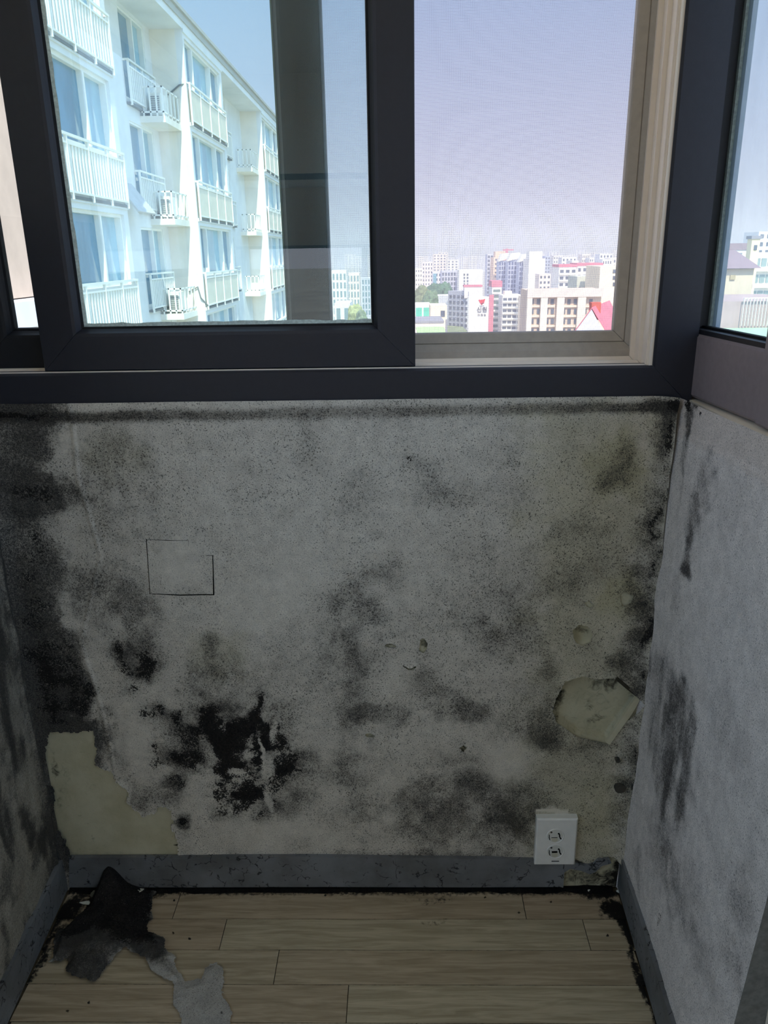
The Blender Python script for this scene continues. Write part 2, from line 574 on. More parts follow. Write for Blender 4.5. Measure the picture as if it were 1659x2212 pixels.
def grid_object(name, nu, nv, XYZ, mat, parent=None, keep=None, paint=None):
    """XYZ: (nv, nu, 3); keep: (nv-1, nu-1) faces"""
    idx = np.arange(nu * nv).reshape(nv, nu)
    q = np.stack([idx[:-1, :-1], idx[:-1, 1:], idx[1:, 1:], idx[1:, :-1]], -1)
    q = q[keep] if keep is not None else q.reshape(-1, 4)
    used = np.unique(q); mp = np.full(nu * nv, -1); mp[used] = np.arange(len(used)); q = mp[q]
    V = XYZ.reshape(-1, 3)[used]
    off = np.array(WLOC.get(parent, (0, 0, 0)))
    me = bpy.data.meshes.new(name)
    me.vertices.add(len(V)); me.vertices.foreach_set('co', (V - off).astype(np.float32).ravel())
    me.loops.add(q.size); me.loops.foreach_set('vertex_index', q.astype(np.int32).ravel())
    me.polygons.add(len(q)); me.polygons.foreach_set('loop_start', np.arange(0, q.size, 4, dtype=np.int32))
    me.polygons.foreach_set('loop_total', np.full(len(q), 4, np.int32))
    me.polygons.foreach_set('use_smooth', np.ones(len(q), bool))
    me.update(calc_edges=True)
    if paint is not None:
        at = me.color_attributes.new('paint', 'FLOAT_COLOR', 'POINT')
        C = np.stack([c.ravel()[used] for c in paint], -1)
        at.data.foreach_set('color', C.astype(np.float32).ravel())
    me.materials.append(mat)
    o = bpy.data.objects.new(name, me); COL.objects.link(o); WLOC[o] = tuple(off)
    if parent: o.parent = parent
    return o


# ------------------------------------------------------------------ room shell
XL, XR = -0.69, 0.437          # alcove side walls at the back corner
SILL = 0.994
W_ = lambda px, py: (lambda p: (p[0], p[2]))(on(px, py, 1, 0.0))        # back wall -> (x, z)
lx = lambda y: XL + 0.055 * (-y)                                        # left wall plan
rx_bot = lambda y: XR - 0.048 * (-y)
rx_top = lambda y: XR + 0.012 + 0.055 * (-y)

floor = struct(MB().box(ROOM_L - 0.15, 0.60, ROOM_B, 0.03, -0.10, -0.004).build('floor', plain('floor_underlay', srgb(86, 76, 60), 0.8, 0.2, 60, 0.2), origin=(0, 0, -0.1)),
               'grey beige wood-look plank floor with grime along the wall')

# planks
plank_x = [-0.45, -0.343, -0.231, -0.098, 0.020, 0.135, 0.245, -0.33]
ys = [-0.010, -0.0785, -0.149, -0.2205, -0.292, -0.363, -0.434, -0.505, -0.576]
PW = lambda px, py: (lambda p: (p[0], p[1]))(on(px, py, 2, 0.0))
for r in range(8):
    y1, y0 = ys[r], ys[r + 1]
    s0 = plank_x[r]
    cuts = sorted([s0 + 0.6865 * k for k in (-2, -1, 0, 1, 2)])
    lo, hi = lx(y0) + 0.006, rx_bot(y0) - 0.004
    cuts = [lo] + [c for c in cuts if lo + 0.02 < c < hi - 0.02] + [hi]
    for a, b in zip(cuts[:-1], cuts[1:]):
        g = 0.0007
        n = max(2, int((b - a) / 0.006)); m_ = 13
        U, V = np.meshgrid(np.linspace(a + g, b - g, n), np.linspace(y0 + g, y1 - g, m_))
        # grime keeps to the joint with the walls
        cv = Canvas(U, V, PW, 300 + r, 0.006)
        dirt = np.zeros(U.shape)
        dirt = np.maximum(dirt, 0.85 * (1 - sstep(-V, 0.010, 0.026)))
        dirt = np.maximum(dirt, 0.25 * (1 - sstep(-V, 0.012, 0.05)))
        cv.ch[0] = dirt * (0.45 + 0.9 * cv.blot)
        for (px, py, rx, ry, k) in ((1325, 1960, 34, 40, .95), (1345, 1985, 14, 70, .9), (1372, 2080, 9, 130, .8), (1300, 1935, 60, 12, .8),
                                    (1395, 2150, 8, 100, .7), (150, 1965, 45, 40, .8), (120, 2010, 40, 50, .5), (85, 2060, 18, 90, .6), (45, 2140, 16, 90, .6),
                                    (215, 1950, 60, 22, .6), (330, 1935, 40, 14, .7), (930, 1990, 60, 6, .35), (940, 1945, 60, 12, .3)):
            cv.spot(0, px, py, rx, ry, k, 0, 0.3, 0.7)
        Z = np.zeros(U.shape)
        top = np.stack([U, V, Z], -1)
        # skirt: bend the outermost ring down so each plank has its own thickness
        U2 = np.pad(U, 1, mode='edge'); V2 = np.pad(V, 1, mode='edge'); Z2 = np.pad(Z, 1, constant_values=-0.0035)
        pc = [np.pad(c, 1, mode='edge') for c in cv.ch]
        pc[0][0, :] = 1; pc[0][-1, :] = 1; pc[0][:, 0] = 1; pc[0][:, -1] = 1
        o = grid_object('plank', n + 2, m_ + 2, np.stack([U2, V2, Z2], -1), M_WOOD, floor, None, pc)
        o.data.polygons.foreach_set('use_smooth', np.zeros(len(o.data.polygons), bool))
        tex_shift = random.random()
MB().box(ROOM_L - 0.15, 0.60, ROOM_B, -0.577, -0.003, 0.0).build('room_boards', plain('room_floor_boards', srgb(140, 130, 110), .5, .3, 12, .08), floor)
struct(MB().box(ROOM_L - 0.15, 0.60, ROOM_B, 0.16, CEIL, CEIL + 0.15).build('ceiling', M_CEIL), 'white papered ceiling of the room')

# outer shell of the back wall (below the sill, beside and above the window)
wall_back = struct(empty('wall_back', (0, 0, 0)), 'grey wallpapered wall under the window, mouldy and peeling')
MB().box(-0.80, 0.60, 0.030, 0.16, -0.10, SILL).build('masonry', M_PLASTER, wall_back)
MB().box(-0.80, 0.60, 0.000, 0.16, 2.12, CEIL).build('lintel', M_ROOMW, wall_back)
MB().box(-0.80, -0.715, 0.000, 0.16, SILL, 2.12).build('reveal', M_ROOMW, wall_back)

# -------- back wall paper layer
PEEL = [(112, 1582), (125, 1579), (165, 1580), (200, 1577), (206, 1600), (209, 1630), (205, 1650), (225, 1660), (243, 1668), (250, 1690), (268, 1698),
        (278, 1712), (275, 1730), (290, 1750), (310, 1762), (335, 1755), (347, 1742), (360, 1740), (370, 1755), (375, 1790), (385, 1820), (389, 1875),
        (160, 1875), (150, 1830), (143, 1810), (130, 1790), (122, 1750), (118, 1700), (108, 1690), (100, 1655), (104, 1640), (100, 1620), (108, 1600)]
CHUNK = [(1221, 1473), (1258, 1459), (1289, 1466), (1319, 1463), (1332, 1466), (1386, 1510), (1316, 1606), (1268, 1594), (1245, 1588), (1201, 1557), (1194, 1537), (1201, 1510)]
CHIPS = [[(1236, 1362), (1250, 1350), (1268, 1352), (1279, 1366), (1276, 1385), (1258, 1393), (1246, 1388), (1238, 1375)],
         [(1338, 1285), (1348, 1278), (1366, 1286), (1362, 1300), (1344, 1308)],
         [(908, 1380), (916, 1377), (923, 1388), (922, 1398), (914, 1409), (905, 1402)],
         [(830, 1394), (840, 1389), (851, 1390), (857, 1396), (850, 1396), (840, 1397)],
         [(870, 1437), (880, 1443), (890, 1442), (898, 1438), (894, 1447), (882, 1446)],
         [(788, 1584), (800, 1583), (811, 1589), (803, 1591), (792, 1589)],
         [(993, 1612), (1001, 1608), (1007, 1613), (1000, 1622)],
         [(1262, 1302), (1272, 1298), (1282, 1306), (1272, 1312)]]


def jag(d, U, V, amp, f, seed):
    return d + (fbm(U, V, f, 4, seed) - 0.5) * amp


nu, nv = 560, 490
xs = np.linspace(XL - 0.004, XR + 0.006, nu); zs = np.linspace(0.0, SILL + 0.004, nv)
U, V = np.meshgrid(xs, zs)
peel = jag(polydist([W_(*p) for p in PEEL], U, V), U, V, 0.012, 90, 3)
chunk = jag(polydist([W_(*p) for p in CHUNK], U, V), U, V, 0.004, 60, 4)
hole = np.minimum(peel, chunk)
for i, c in enumerate(CHIPS):
    hole = np.minimum(hole, jag(polydist([W_(*p) for p in c], U, V), U, V, 0.003, 150, 20 + i))
# torn strip above the broken end of the baseboard
tornP = [(1238, 1850), (1262, 1863), (1282, 1860), (1300, 1850), (1322, 1850), (1345, 1860), (1350, 1940), (1215, 1940), (1215, 1880)]
hole = np.minimum(hole, jag(polydist([W_(*p) for p in tornP], U, V), U, V, 0.008, 90, 33))

cv = Canvas(U, V, W_, 1)
# general bloom of fine mould
gen = fbm(U, V, 7, 5, 61)
cv.ch[0] = 0.03 + 0.20 * sstep(gen, 0.42, 0.78) + 0.16 * sstep(fbm(U, V, 26, 4, 63), 0.5, 0.8)
# ledge band below the window frame
px_of = lambda x: (x + 0.654) / (0.447 + 0.654) * 1460
PXX = px_of(U)
band_v = W_(0, 893)[1]
zb = np.interp(PXX, [0, 300, 830, 1250, 1460], [W_(0, 896)[1], W_(300, 893)[1], W_(830, 883)[1], W_(1250, 876)[1], W_(1440, 872)[1]])
bs = np.interp(PXX, [-60, 0, 120, 250, 500, 830, 1100, 1300, 1460], [1, .95, .8, .68, .5, .36, .44, .5, .95])
cv.ch[0] = 1 - (1 - cv.ch[0]) * (1 - np.clip(bs * (1 - sstep(np.abs(cv.V * .35 + V * .65 - zb + 0.004), 0.003, 0.016)) * (0.7 + 0.6 * cv.blot), 0, 1))
# heavy mould along the left corner
bx = [(150, 895), (120, 935), (100, 985), (150, 1020), (178, 1060), (165, 1095), (118, 1120), (105, 1160), (140, 1215), (150, 1290), (160, 1390), (205, 1480), (222, 1540), (232, 1590), (254, 1690), (262, 1760)]
bz = [W_(*p)[1] for p in bx]; bxx = [W_(*p)[0] for p in bx]
edge = np.interp(cv.V, bz[::-1], bxx[::-1])
st = np.interp(cv.V, bz[::-1], np.array([.9, .62, .60, .80, .90, .85, .66, .66, .74, .80, .86, .93, .97, .9, .75, .3])[::-1])
left = st * (1 - sstep(cv.U - edge + (cv.blot - 0.5) * 0.09, -0.040, 0.022))
left = left * (0.72 + 0.55 * cv.blot) + 0.0
cv.ch[0] = 1 - (1 - cv.ch[0]) * (1 - np.clip(left, 0, 1))
cv.spot(0, 120, 955, 55, 50, -0.0, 0)
cv.spot(1, 170, 1520, 60, 70, .55, 0, .0, .9, 1.5); cv.spot(1, 120, 1480, 50, 120, .5, 0, .0, .9, 1.5); cv.spot(1, 80, 1330, 34, 170, .42, 0, .0, 1.0, 1.5); cv.spot(1, 90, 1200, 40, 120, .3, 0, 0, 1.0, 1.5)
for q in ((118, 1740, 22, 150, .95), (138, 1820, 20, 90, .95), (95, 1640, 22, 90, .95), (60, 1400, 40, 200, .6), (60, 960, 60, 40, .5)):
    cv.spot(0, *q, 0, .3, .5)
cv.spot(1, 30, 895, 80, 12, .75); cv.spot(1, 75, 1060, 60, 22, .5)
SOFT = [(240, 975, 95, 55, .30), (262, 1000, 40, 40, .25), (335, 1060, 24, 65, .26), (270, 1072, 15, 34, .40), (250, 925, 60, 30, .22), (215, 1045, 18, 50, .22),
        (440, 1010, 100, 60, .10), (575, 1052, 55, 45, .16), (892, 1008, 46, 22, .34), (985, 1075, 62, 36, .36), (1112, 1082, 55, 40, .32), (940, 1052, 60, 40, .2),
        (1085, 1000, 60, 50, .18), (660, 1010, 60, 60, .12), (760, 1090, 80, 60, .1),
        (1340, 1008, 34, 34, .55), (1322, 1040, 34, 22, .5), (1362, 985, 22, 36, .4), (1290, 1010, 70, 60, .18),
        (1420, 960, 22, 90, .55), (1412, 1060, 22, 90, .5), (1400, 1160, 26, 90, .55), (1372, 1232, 30, 24, .6), (1388, 1290, 30, 80, .62), (1368, 1390, 40, 90, .66),
        (1345, 1440, 44, 60, .55), (1385, 1470, 26, 60, .6), (1365, 1620, 34, 80, .55), (1348, 1740, 30, 120, .5), (1440, 900, 26, 44, .85),
        (1205, 1262, 55, 50, .34), (1240, 1150, 70, 40, .26), (1320, 1120, 60, 60, .2), (1290, 1230, 60, 40, .22),
        (842, 1240, 40, 36, .46), (762, 1292, 50, 42, .48), (806, 1318, 40, 30, .4), (790, 1262, 70, 60, .26), (722, 1330, 22, 80, .28),
        (770, 1450, 36, 70, .44), (700, 1420, 30, 90, .22), (745, 1390, 30, 40, .3), (640, 1420, 40, 90, .12),
        (1072, 1392, 80, 60, .34), (1142, 1372, 60, 60, .36), (1180, 1440, 26, 30, .5), (1125, 1480, 80, 32, .34), (1010, 1340, 80, 40, .2), (1100, 1290, 80, 40, .26),
        (990, 1532, 60, 34, .58), (1045, 1532, 60, 28, .5), (868, 1552, 28, 44, .44), (802, 1540, 60, 24, .5), (758, 1540, 40, 42, .42), (930, 1500, 44, 44, .34),
        (1112, 1570, 60, 28, .4), (1172, 1592, 50, 34, .62), (1165, 1545, 36, 40, .4), (905, 1480, 40, 40, .28),
        (960, 1640, 60, 40, .42), (1002, 1690, 80, 56, .58), (972, 1760, 105, 66, .62), (1062, 1800, 85, 50, .62), (900, 1732, 60, 60, .42), (1092, 1742, 60, 50, .5),
        (1132, 1792, 40, 46, .5), (1150, 1700, 40, 60, .3), (760, 1678, 40, 40, .42), (782, 1722, 40, 50, .38), (740, 1650, 26, 40, .34), (832, 1650, 40, 30, .26), (860, 1800, 80, 40, .25),
        (720, 1760, 60, 50, .16), (840, 1850, 120, 14, .4), (1010, 1850, 120, 12, .5),
        (220, 1252, 60, 34, .55), (272, 1302, 50, 50, .55), (318, 1370, 40, 56, .52), (302, 1440, 46, 42, .72), (255, 1400, 40, 50, .4), (190, 1300, 50, 80, .4),
        (452, 1392, 22, 40, .5), (480, 1432, 66, 60, .30), (505, 1470, 60, 40, .25), (560, 1440, 60, 60, .14), (500, 1532, 60, 40, .5), (420, 1480, 30, 50, .26),
        (392, 1576, 60, 60, .42), (350, 1540, 50, 28, .38), (402, 1622, 56, 42, .5), (340, 1620, 30, 30, .34), (380, 1700, 28, 44, .74), (397, 1772, 17, 17, .9), (362, 1722, 40, 40, .34),
        (640, 1702, 52, 60, .48), (650, 1642, 46, 44, .34), (590, 1740, 60, 40, .34), (610, 1560, 40, 60, .3), (300, 1720, 40, 40, .5), (270, 1640, 22, 60, .35), (400, 1800, 40, 40, .2),
        (1300, 1650, 60, 60, .2), (1280, 1760, 60, 80, .14), (1215, 1640, 40, 40, .16), (1190, 1530, 24, 60, .45), (1255, 1610, 70, 16, .4), (1310, 1880, 60, 30, .7)]
for p in SOFT:
    cv.spot(0, *p[:4], p[4] * (0.74 if p[1] < 1180 else 0.92), 0, -0.15, 0.62, 1.6)
HARD = [(470, 1590, 34, 58, 1), (497, 1650, 40, 78, 1), (520, 1602, 30, 56, .9), (458, 1552, 18, 30, .8), (478, 1722, 24, 40, .62), (540, 1705, 42, 46, .82), (528, 1742, 42, 36, .66),
        (563, 1528, 13, 36, .9), (576, 1570, 18, 50, .92), (602, 1590, 26, 46, .82), (558, 1622, 15, 60, .82), (612, 1642, 28, 40, .7), (592, 1692, 30, 36, .6), (640, 1660, 34, 6, .75),
        (320, 1542, 26, 14, .55), (346, 1530, 16, 12, .6), (388, 1548, 22, 18, .5), (402, 1600, 40, 46, .52), (336, 1615, 22, 20, .52), (345, 1652, 22, 16, .5), (310, 1438, 26, 30, .7),
        (268, 1440, 16, 40, .5), (290, 1486, 26, 14, .55), (378, 1498, 5, 5, 1), (262, 1390, 14, 16, .45), (410, 1640, 36, 20, .5), (384, 1690, 16, 26, .5), (396, 1770, 8, 8, .8),
        (1438, 950, 7, 50, .7), (1427, 1040, 6, 60, .5), (1414, 1130, 6, 60, .6), (1402, 1230, 5, 70, .55), (1392, 1370, 6, 50, .7), (1386, 1440, 5, 40, .5), (1368, 1650, 5, 60, .45), (1460, 870, 24, 14, .9), (885, 995, 8, 8, .5)]
for p in HARD:
    cv.spot(0, p[0], p[1], p[2] * 1.35 + 6, p[3] * 1.25 + 6, p[4] * 0.45, 0, 0.2, 0.8, 1.35)
    cv.spot(1, *p[:4], p[4], 0, 0.30, 0.85, 1.3)
for p in ((570, 1640, 5, 44, .95), (597, 1576, 12, 34, .8), (541, 1622, 14, 16, .9), (516, 1668, 24, 14, .8), (585, 1720, 10, 40, .7), (520, 1690, 10, 10, .6)):
    cv.cut(1, *p); cv.cut(0, *p)
# damp yellow area on the right
dampP = [(1140, 880), (1440, 870), (1385, 1400), (1345, 1900), (1140, 1900), (1130, 1600), (1150, 1300)]
cv.poly(2, dampP, .42, 0.06)
cv.spot(2, 1330, 1010, 70, 80, .5); cv.spot(2, 1345, 1290, 60, 50, .5)
for p in ((250, 985, 90, 60, .22), (480, 1420, 80, 60, .3), (1290, 1760, 70, 80, .3)):
    cv.spot(2, *p)
# cleaner patches: around the filled box, behind the old socket plate
for p in ((395, 1225, 70, 60, .45), (300, 1600, 50, 90, .4), (560, 1300, 120, 70, .25), (150, 960, 30, 40, .5), (650, 1220, 100, 60, .2), (600, 1800, 140, 40, .3), (1100, 1640, 50, 60, .35)):
    cv.spot(3, *p)
    cv.cut(0, *p[:4], p[4] * 0.9)
cv.poly(3, [(1157, 1747), (1228, 1746), (1228, 1757), (1157, 1757)], 1, 0.002)
P_ = [np.clip(c, 0, 1) for c in cv.ch]
clean = np.clip(P_[3], 0, 1)
P_[0] = P_[0] * (1 - 0.9 * (polydist([W_(*p) for p in [(1157, 1747), (1228, 1746), (1228, 1757), (1157, 1757)]], U, V) < 0))

# relief: ledge under the frame, blisters, bulge around chips, paper lifting at tears
Y = -0.0014 - (fbm(U, V, 9, 3, 71) - 0.5) * 0.006 - (fbm(U, V, 60, 3, 72) - 0.5) * 0.0012
Y -= 0.008 * sstep(V, zb - 0.016, zb + 0.010)
Y -= 0.0022 * np.exp(-np.clip(hole, 0, 1) / 0.004)
corner = np.maximum(0, 1 - (U - XL) / 0.03); Y -= 0.010 * corner ** 2
cornerR = np.maximum(0, 1 - (XR - U) / 0.035); Y -= 0.014 * cornerR ** 2 * (0.6 + 0.8 * fbm(U, V, 14, 3, 77))
# old vertical paper lap on the left
lap = np.interp(V, [W_(*p)[1] for p in [(253, 1690), (222, 1540), (205, 1480), (162, 1390), (190, 1200), (165, 1030), (155, 915)]],
                [W_(*p)[0] for p in [(253, 1690), (222, 1540), (205, 1480), (175, 1390), (218, 1200), (168, 1030), (158, 915)]])
Y -= 0.0016 * (1 - sstep(np.abs(U - lap), 0.001, 0.006))
kv = hole > 0
keep = kv[:-1, :-1] & kv[1:, :-1] & kv[1:, 1:] & kv[:-1, 1:]
# pull the rim vertices onto the tear line
gz, gx = np.gradient(hole, zs, xs)
gm = np.maximum(np.sqrt(gx ** 2 + gz ** 2), 0.4)
near = (hole > 0) & (hole < 0.0032)
mv = np.where(near, np.minimum(hole, 0.0018) * 0.8, 0)
U2 = U - mv * gx / gm; V2 = V - mv * gz / gm
grid_object('wallpaper', nu, nv, np.stack([U2, Y, V2], -1), M_PAPER, wall_back, keep, P_)

# -------- plaster behind the paper, with the broken-out recess
nu2, nv2 = 300, 265
xs2 = np.linspace(XL - 0.01, XR + 0.012, nu2); zs2 = np.linspace(0.0, SILL, nv2)
U, V = np.meshgrid(xs2, zs2)
ch2 = polydist([W_(*p) for p in CHUNK], U, V)
hl = polydist([W_(*p) for p in CHIPS[0]], U, V)
dep = 0.021 * (1 - sstep(ch2, -0.005, 0.0)) + 0.012 * (1 - sstep(hl, -0.009, 0.001))
dep = dep - 0.005 * (1 - sstep(ch2, -0.02, -0.006)) * sstep(fbm(U, V, 30, 3, 8), 0.45, 0.7) * 0
Y2 = 0.0016 + dep + (fbm(U, V, 40, 3, 9) - 0.5) * 0.0012
pv = Canvas(U, V, W_, 90)
pv.ch[0] += 0.16 * (ch2 < 0.004)
for q in ((915, 1393, 14, 20, .5), (843, 1393, 18, 10, .55), (885, 1442, 20, 10, .7), (799, 1587, 18, 8, .45), (1000, 1614, 12, 12, .6), (1270, 1304, 16, 12, .5)):
    pv.spot(0, *q, 0, .5, .5)
for p in ((1213, 1512, 14, 20, .75), (1335, 1480, 40, 14, .5), (1370, 1510, 14, 20, .4), (1205, 1545, 10, 30, .4), (1316, 1500, 26, 20, .35), (1255, 1368, 16, 14, .6), (1280, 1530, 10, 12, .25), (1270, 1890, 60, 30, .55), (1330, 1900, 40, 40, .9), (1300, 1570, 20, 10, .3),
          (140, 1690, 30, 90, .18), (195, 1700, 20, 60, .18), (373, 1828, 4, 4, .9), (200, 1810, 8, 14, .25), (190, 1850, 120, 20, .2), (1345, 1290, 20, 20, .2), (110, 1650, 12, 90, .4)):
    pv.spot(0, *p[:5], 0, .3, .8)
grid_object('plaster', nu2, nv2, np.stack([U, Y2, V], -1), M_PLASTER, wall_back, None, [np.clip(c, 0, 1) for c in pv.ch])

rim = [(1386, 1506), (1378, 1500), (1352, 1538), (1330, 1572), (1309, 1604), (1317, 1609), (1340, 1577), (1365, 1543)]
MB().prism([(lambda p: (p[0], -0.0052, p[2]))(on(px, py, 1, -0.005)) for px, py in rim], (0, 0.0075, 0)).build('torn_and_shaded_edge', M_PLASTER, wall_back)
rim = [(1334, 1464), (1352, 1478), (1388, 1508), (1384, 1513), (1350, 1486), (1330, 1469)]
MB().prism([(lambda p: (p[0], -0.0046, p[2]))(on(px, py, 1, -0.005)) for px, py in rim], (0, 0.0060, 0)).build('torn_and_shaded_edge', plain('shade_strip_tone', srgb(60, 56, 46), .9, .1, 90, .2), wall_back)  # dark strip added for the shade along the recess's upper right
# cut lines of the filled-in box on the paper
def thin_line(pts, w, y=-0.0030):
    mb = MB()
    for (a, wa), (b, wb) in zip(list(zip(pts, w))[:-1], list(zip(pts, w))[1:]):
        (xa, za), (xb, zb_) = W_(*a), W_(*b)
        d = np.array([xb - xa, zb_ - za]); d /= np.linalg.norm(d); n = np.array([-d[1], d[0]])
        yy = lambda x, z: float(-0.0014 - (fbm(np.array([x]), np.array([z]), 9, 3, 71)[0] - 0.5) * 0.006 - (fbm(np.array([x]), np.array([z]), 60, 3, 72)[0] - 0.5) * 0.0012) - 0.0005
        k = 8
        rows = []
        for i in range(k + 1):
            t = i / k; x = xa + (xb - xa) * t; z = za + (zb_ - za) * t; ww = wa + (wb - wa) * t
            y0 = yy(x, z)
            rows.append(((x + n[0] * ww / 2, y0, z + n[1] * ww / 2), (x - n[0] * ww / 2, y0, z - n[1] * ww / 2)))
        for i in range(k):
            b0 = len(mb.v); mb.v += [rows[i][0], rows[i][1], rows[i + 1][1], rows[i + 1][0]]
            mb.f.append((b0, b0 + 1, b0 + 2, b0 + 3))
    return mb


for pts, w in (([(317, 1164), (362, 1166), (408, 1167)], (.0006, .0009, .0004)), ([(317, 1163), (321, 1225), (325, 1281)], (.0013, .0011, .0012)),
               ([(324, 1281), (390, 1285), (463, 1284)], (.0010, .0022, .0020)), ([(462, 1285), (461, 1240), (460, 1199)], (.0026, .0018, .0013)), ([(460, 1199), (445, 1199)], (.0010, .0004)),
               ([(408, 1167), (408, 1180)], (.0005, .0002))):
    thin_line(pts, w).build('cut_line', M_GRIME, wall_back)
# blind plug and small stain caps near the corner
for (px, py, r) in ((1337, 1697, .0105), (1332, 1637, .0045)):
    x, z = W_(px, py)
    mb = MB(); mb.disc((x, z), r, -0.0105, 0.0, 18, 1, .9); mb.disc((x, z), r * .8, -0.0115, -0.0105, 18, 1, .9)
    p = mb.build('wall_plug', plain('dark_plug', srgb(70, 66, 58), .7, .3, 60, .1), wall_back)

# -------- alcove left wall, right wall (papered) with masonry behind
wall_left = struct(empty('wall_left', (XL, 0, 0)), 'dark mouldy wallpapered side wall')
YE = -0.50
MB().prism([(XL - 0.006, 0.02, 0), (lx(YE) - 0.006, YE, 0), (ROOM_L, YE, 0), (ROOM_L, 0.16, 0), (XL - 0.006, 0.16, 0)], (0, 0, CEIL)).build('masonry', M_ROOMW, wall_left)
WLf = lambda px, py: (lambda p: (p[1], p[2]))(on(px, py, 0, -0.682))
nu3, nv3 = 150, 320
ysl = np.linspace(YE, 0.0, nu3); zl = np.linspace(0, SILL + 0.3, nv3)
U, V = np.meshgrid(ysl, zl)
cl = Canvas(U, V, WLf, 140, 0.012)
streak = fbm(U * 3.2, V * 0.7, 9, 4, 145)
cl.ch[0] = 0.30 + 0.55 * sstep(streak, 0.40, 0.72)
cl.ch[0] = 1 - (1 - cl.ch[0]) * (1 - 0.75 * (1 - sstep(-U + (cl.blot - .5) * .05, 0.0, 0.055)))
for p in ((60, 1790, 20, 60, .75), (40, 1650, 30, 60, .5), (25, 1400, 30, 80, .55), (80, 1840, 18, 50, .5), (20, 1900, 40, 60, .45), (100, 1820, 14, 60, .8), (10, 1560, 20, 80, .3)):
    cl.spot(0, *p[:5], 0, .3, .8)
for p in ((30, 1880, 24, 50, .4), (70, 1700, 20, 70, .3)):
    cl.cut(0, *p)
X = XL + 0.055 * (-U) + 0.0 + (fbm(U, V, 12, 3, 150) - .5) * 0.010 + 0.006 * np.exp(-(-U) / 0.012)
X += 0.004 * np.exp(-((U + 0.022 + 0.02 * (fbm(V, V * 0, 6, 2, 3) - .5)) / 0.005) ** 2)      # fold of the paper near the corner
grid_object('wallpaper', nu3, nv3, np.stack([X, U, V], -1)[:, ::-1], M_PAPER_L, wall_left, None, [np.clip(c, 0, 1)[:, ::-1] for c in cl.ch])

wall_right = struct(empty('wall_right', (XR, 0, 0)), 'pale grey wallpapered side wall with dark mould streaks')
WRf = lambda px, py: (lambda p: (p[1], p[2]))(on(px, py, 0, 0.437))
nu4, nv4 = 190, 380
ysr = np.linspace(YE, 0.002, nu4); zr = np.linspace(0, SILL, nv4)
U, V = np.meshgrid(ysr, zr)
cr_ = Canvas(U, V, WRf, 200, 0.010)
cr_.ch[0] = 0.015 + 0.12 * sstep(fbm(U * 2.5, V, 7, 5, 205), 0.45, 0.75)
st = fbm(U * 6, V * 0.6, 10, 4, 207)
tri = [(1392, 1400), (1440, 1420), (1490, 1530), (1502, 1600), (1500, 1700), (1470, 1790), (1420, 1760), (1395, 1620)]
d = polydist([WRf(*p) for p in tri], cr_.U, cr_.V) + (cr_.blot - .5) * .05
cr_.ch[0] = 1 - (1 - cr_.ch[0]) * (1 - (1 - sstep(d, -0.025, 0.025)) * np.clip(0.26 + 1.0 * (st - 0.42), 0, .66))
for p in ((1470, 1190, 11, 60, .55), (1480, 1120, 16, 80, .42), (1500, 1060, 22, 90, .36), (1468, 1228, 10, 18, .7), (1500, 1000, 20, 60, .25), (1452, 1300, 14, 80, .25),
          (1470, 1600, 24, 80, .5), (1440, 1640, 12, 120, .5), (1470, 1720, 22, 70, .45), (1430, 1560, 10, 90, .45), (1455, 1490, 14, 50, .4),
          (1480, 880, 14, 24, .85), (1466, 900, 10, 60, .7), (1462, 1000, 7, 120, .4), (1560, 1890, 50, 90, .2), (1450, 1830, 20, 60, .3), (1590, 2080, 30, 60, .3), (1380, 1870, 12, 60, .35),
          (1520, 1780, 20, 60, .2), (1430, 1850, 60, 90, .3), (1480, 1960, 60, 90, .24), (1440, 1480, 50, 90, .25), (1560, 1560, 60, 120, .14), (1600, 1960, 50, 90, .24), (1560, 1100, 60, 80, .10), (1530, 2080, 60, 90, .18), (1500, 1900, 40, 60, .2), (1620, 1800, 30, 100, .12)):
    cr_.spot(0, *p[:5], 0, .2, .7)
for p in ((1484, 882, 8, 16, .7), (1468, 874, 10, 10, .9), (1430, 1990, 5, 60, .4), (1490, 895, 5, 12, .6)):
    cr_.spot(1, *p[:5], 0, .3, .8)
# pinkish bare render in the strip under the side window
cr_.ch[2] = 0.5 * sstep(V - (SILL - 0.055) + (cr_.blot - .5) * 0.02, -0.006, 0.006)
kz = V / SILL
X = (XR - 0.048 * (-U)) * (1 - kz) + (XR + 0.012 + 0.055 * (-U)) * kz
X += (fbm(U, V, 9, 3, 220) - .5) * 0.008 + (fbm(U * 4, V, 30, 3, 222) - .5) * 0.0015
X -= 0.005 * np.exp(-(-U) / 0.010) + 0.002 * (1 - sstep(V, SILL - 0.05, SILL - 0.045))
grid_object('wallpaper', nu4, nv4, np.stack([X, U, V], -1), M_PAPER_R, wall_right, None, [np.clip(c, 0, 1) for c in cr_.ch])
MB().prism([(XR + 0.03, 0.03, 0), (XR + 0.03, YE, 0), (XR + 0.03, ROOM_B, 0), (0.60, ROOM_B, 0), (0.60, 0.03, 0)], (0, 0, SILL - 0.004)).build('masonry', M_ROOMW, wall_right)
mb = MB()
mb.v = [(0.409, YE, 0), (XR + 0.034, YE, 0), (XR + 0.034, YE, SILL), (rx_top(YE), YE, SILL)]; mb.f = [(0, 1, 2, 3)]
mb.build('wall_return', plain('shaded_return_paper', srgb(120, 120, 116), .9, .1, 80, .2), wall_right)  # darker tone puts the shade of this turned face into the colour
MB().box(0.47, 0.60, ROOM_B, 0.16, 2.16, CEIL).build('lintel', M_ROOMW, wall_right)
MB().box(0.47, 0.60, -4.4, -4.2, SILL - 0.004, 2.16).build('pier', M_ROOMW, wall_right)
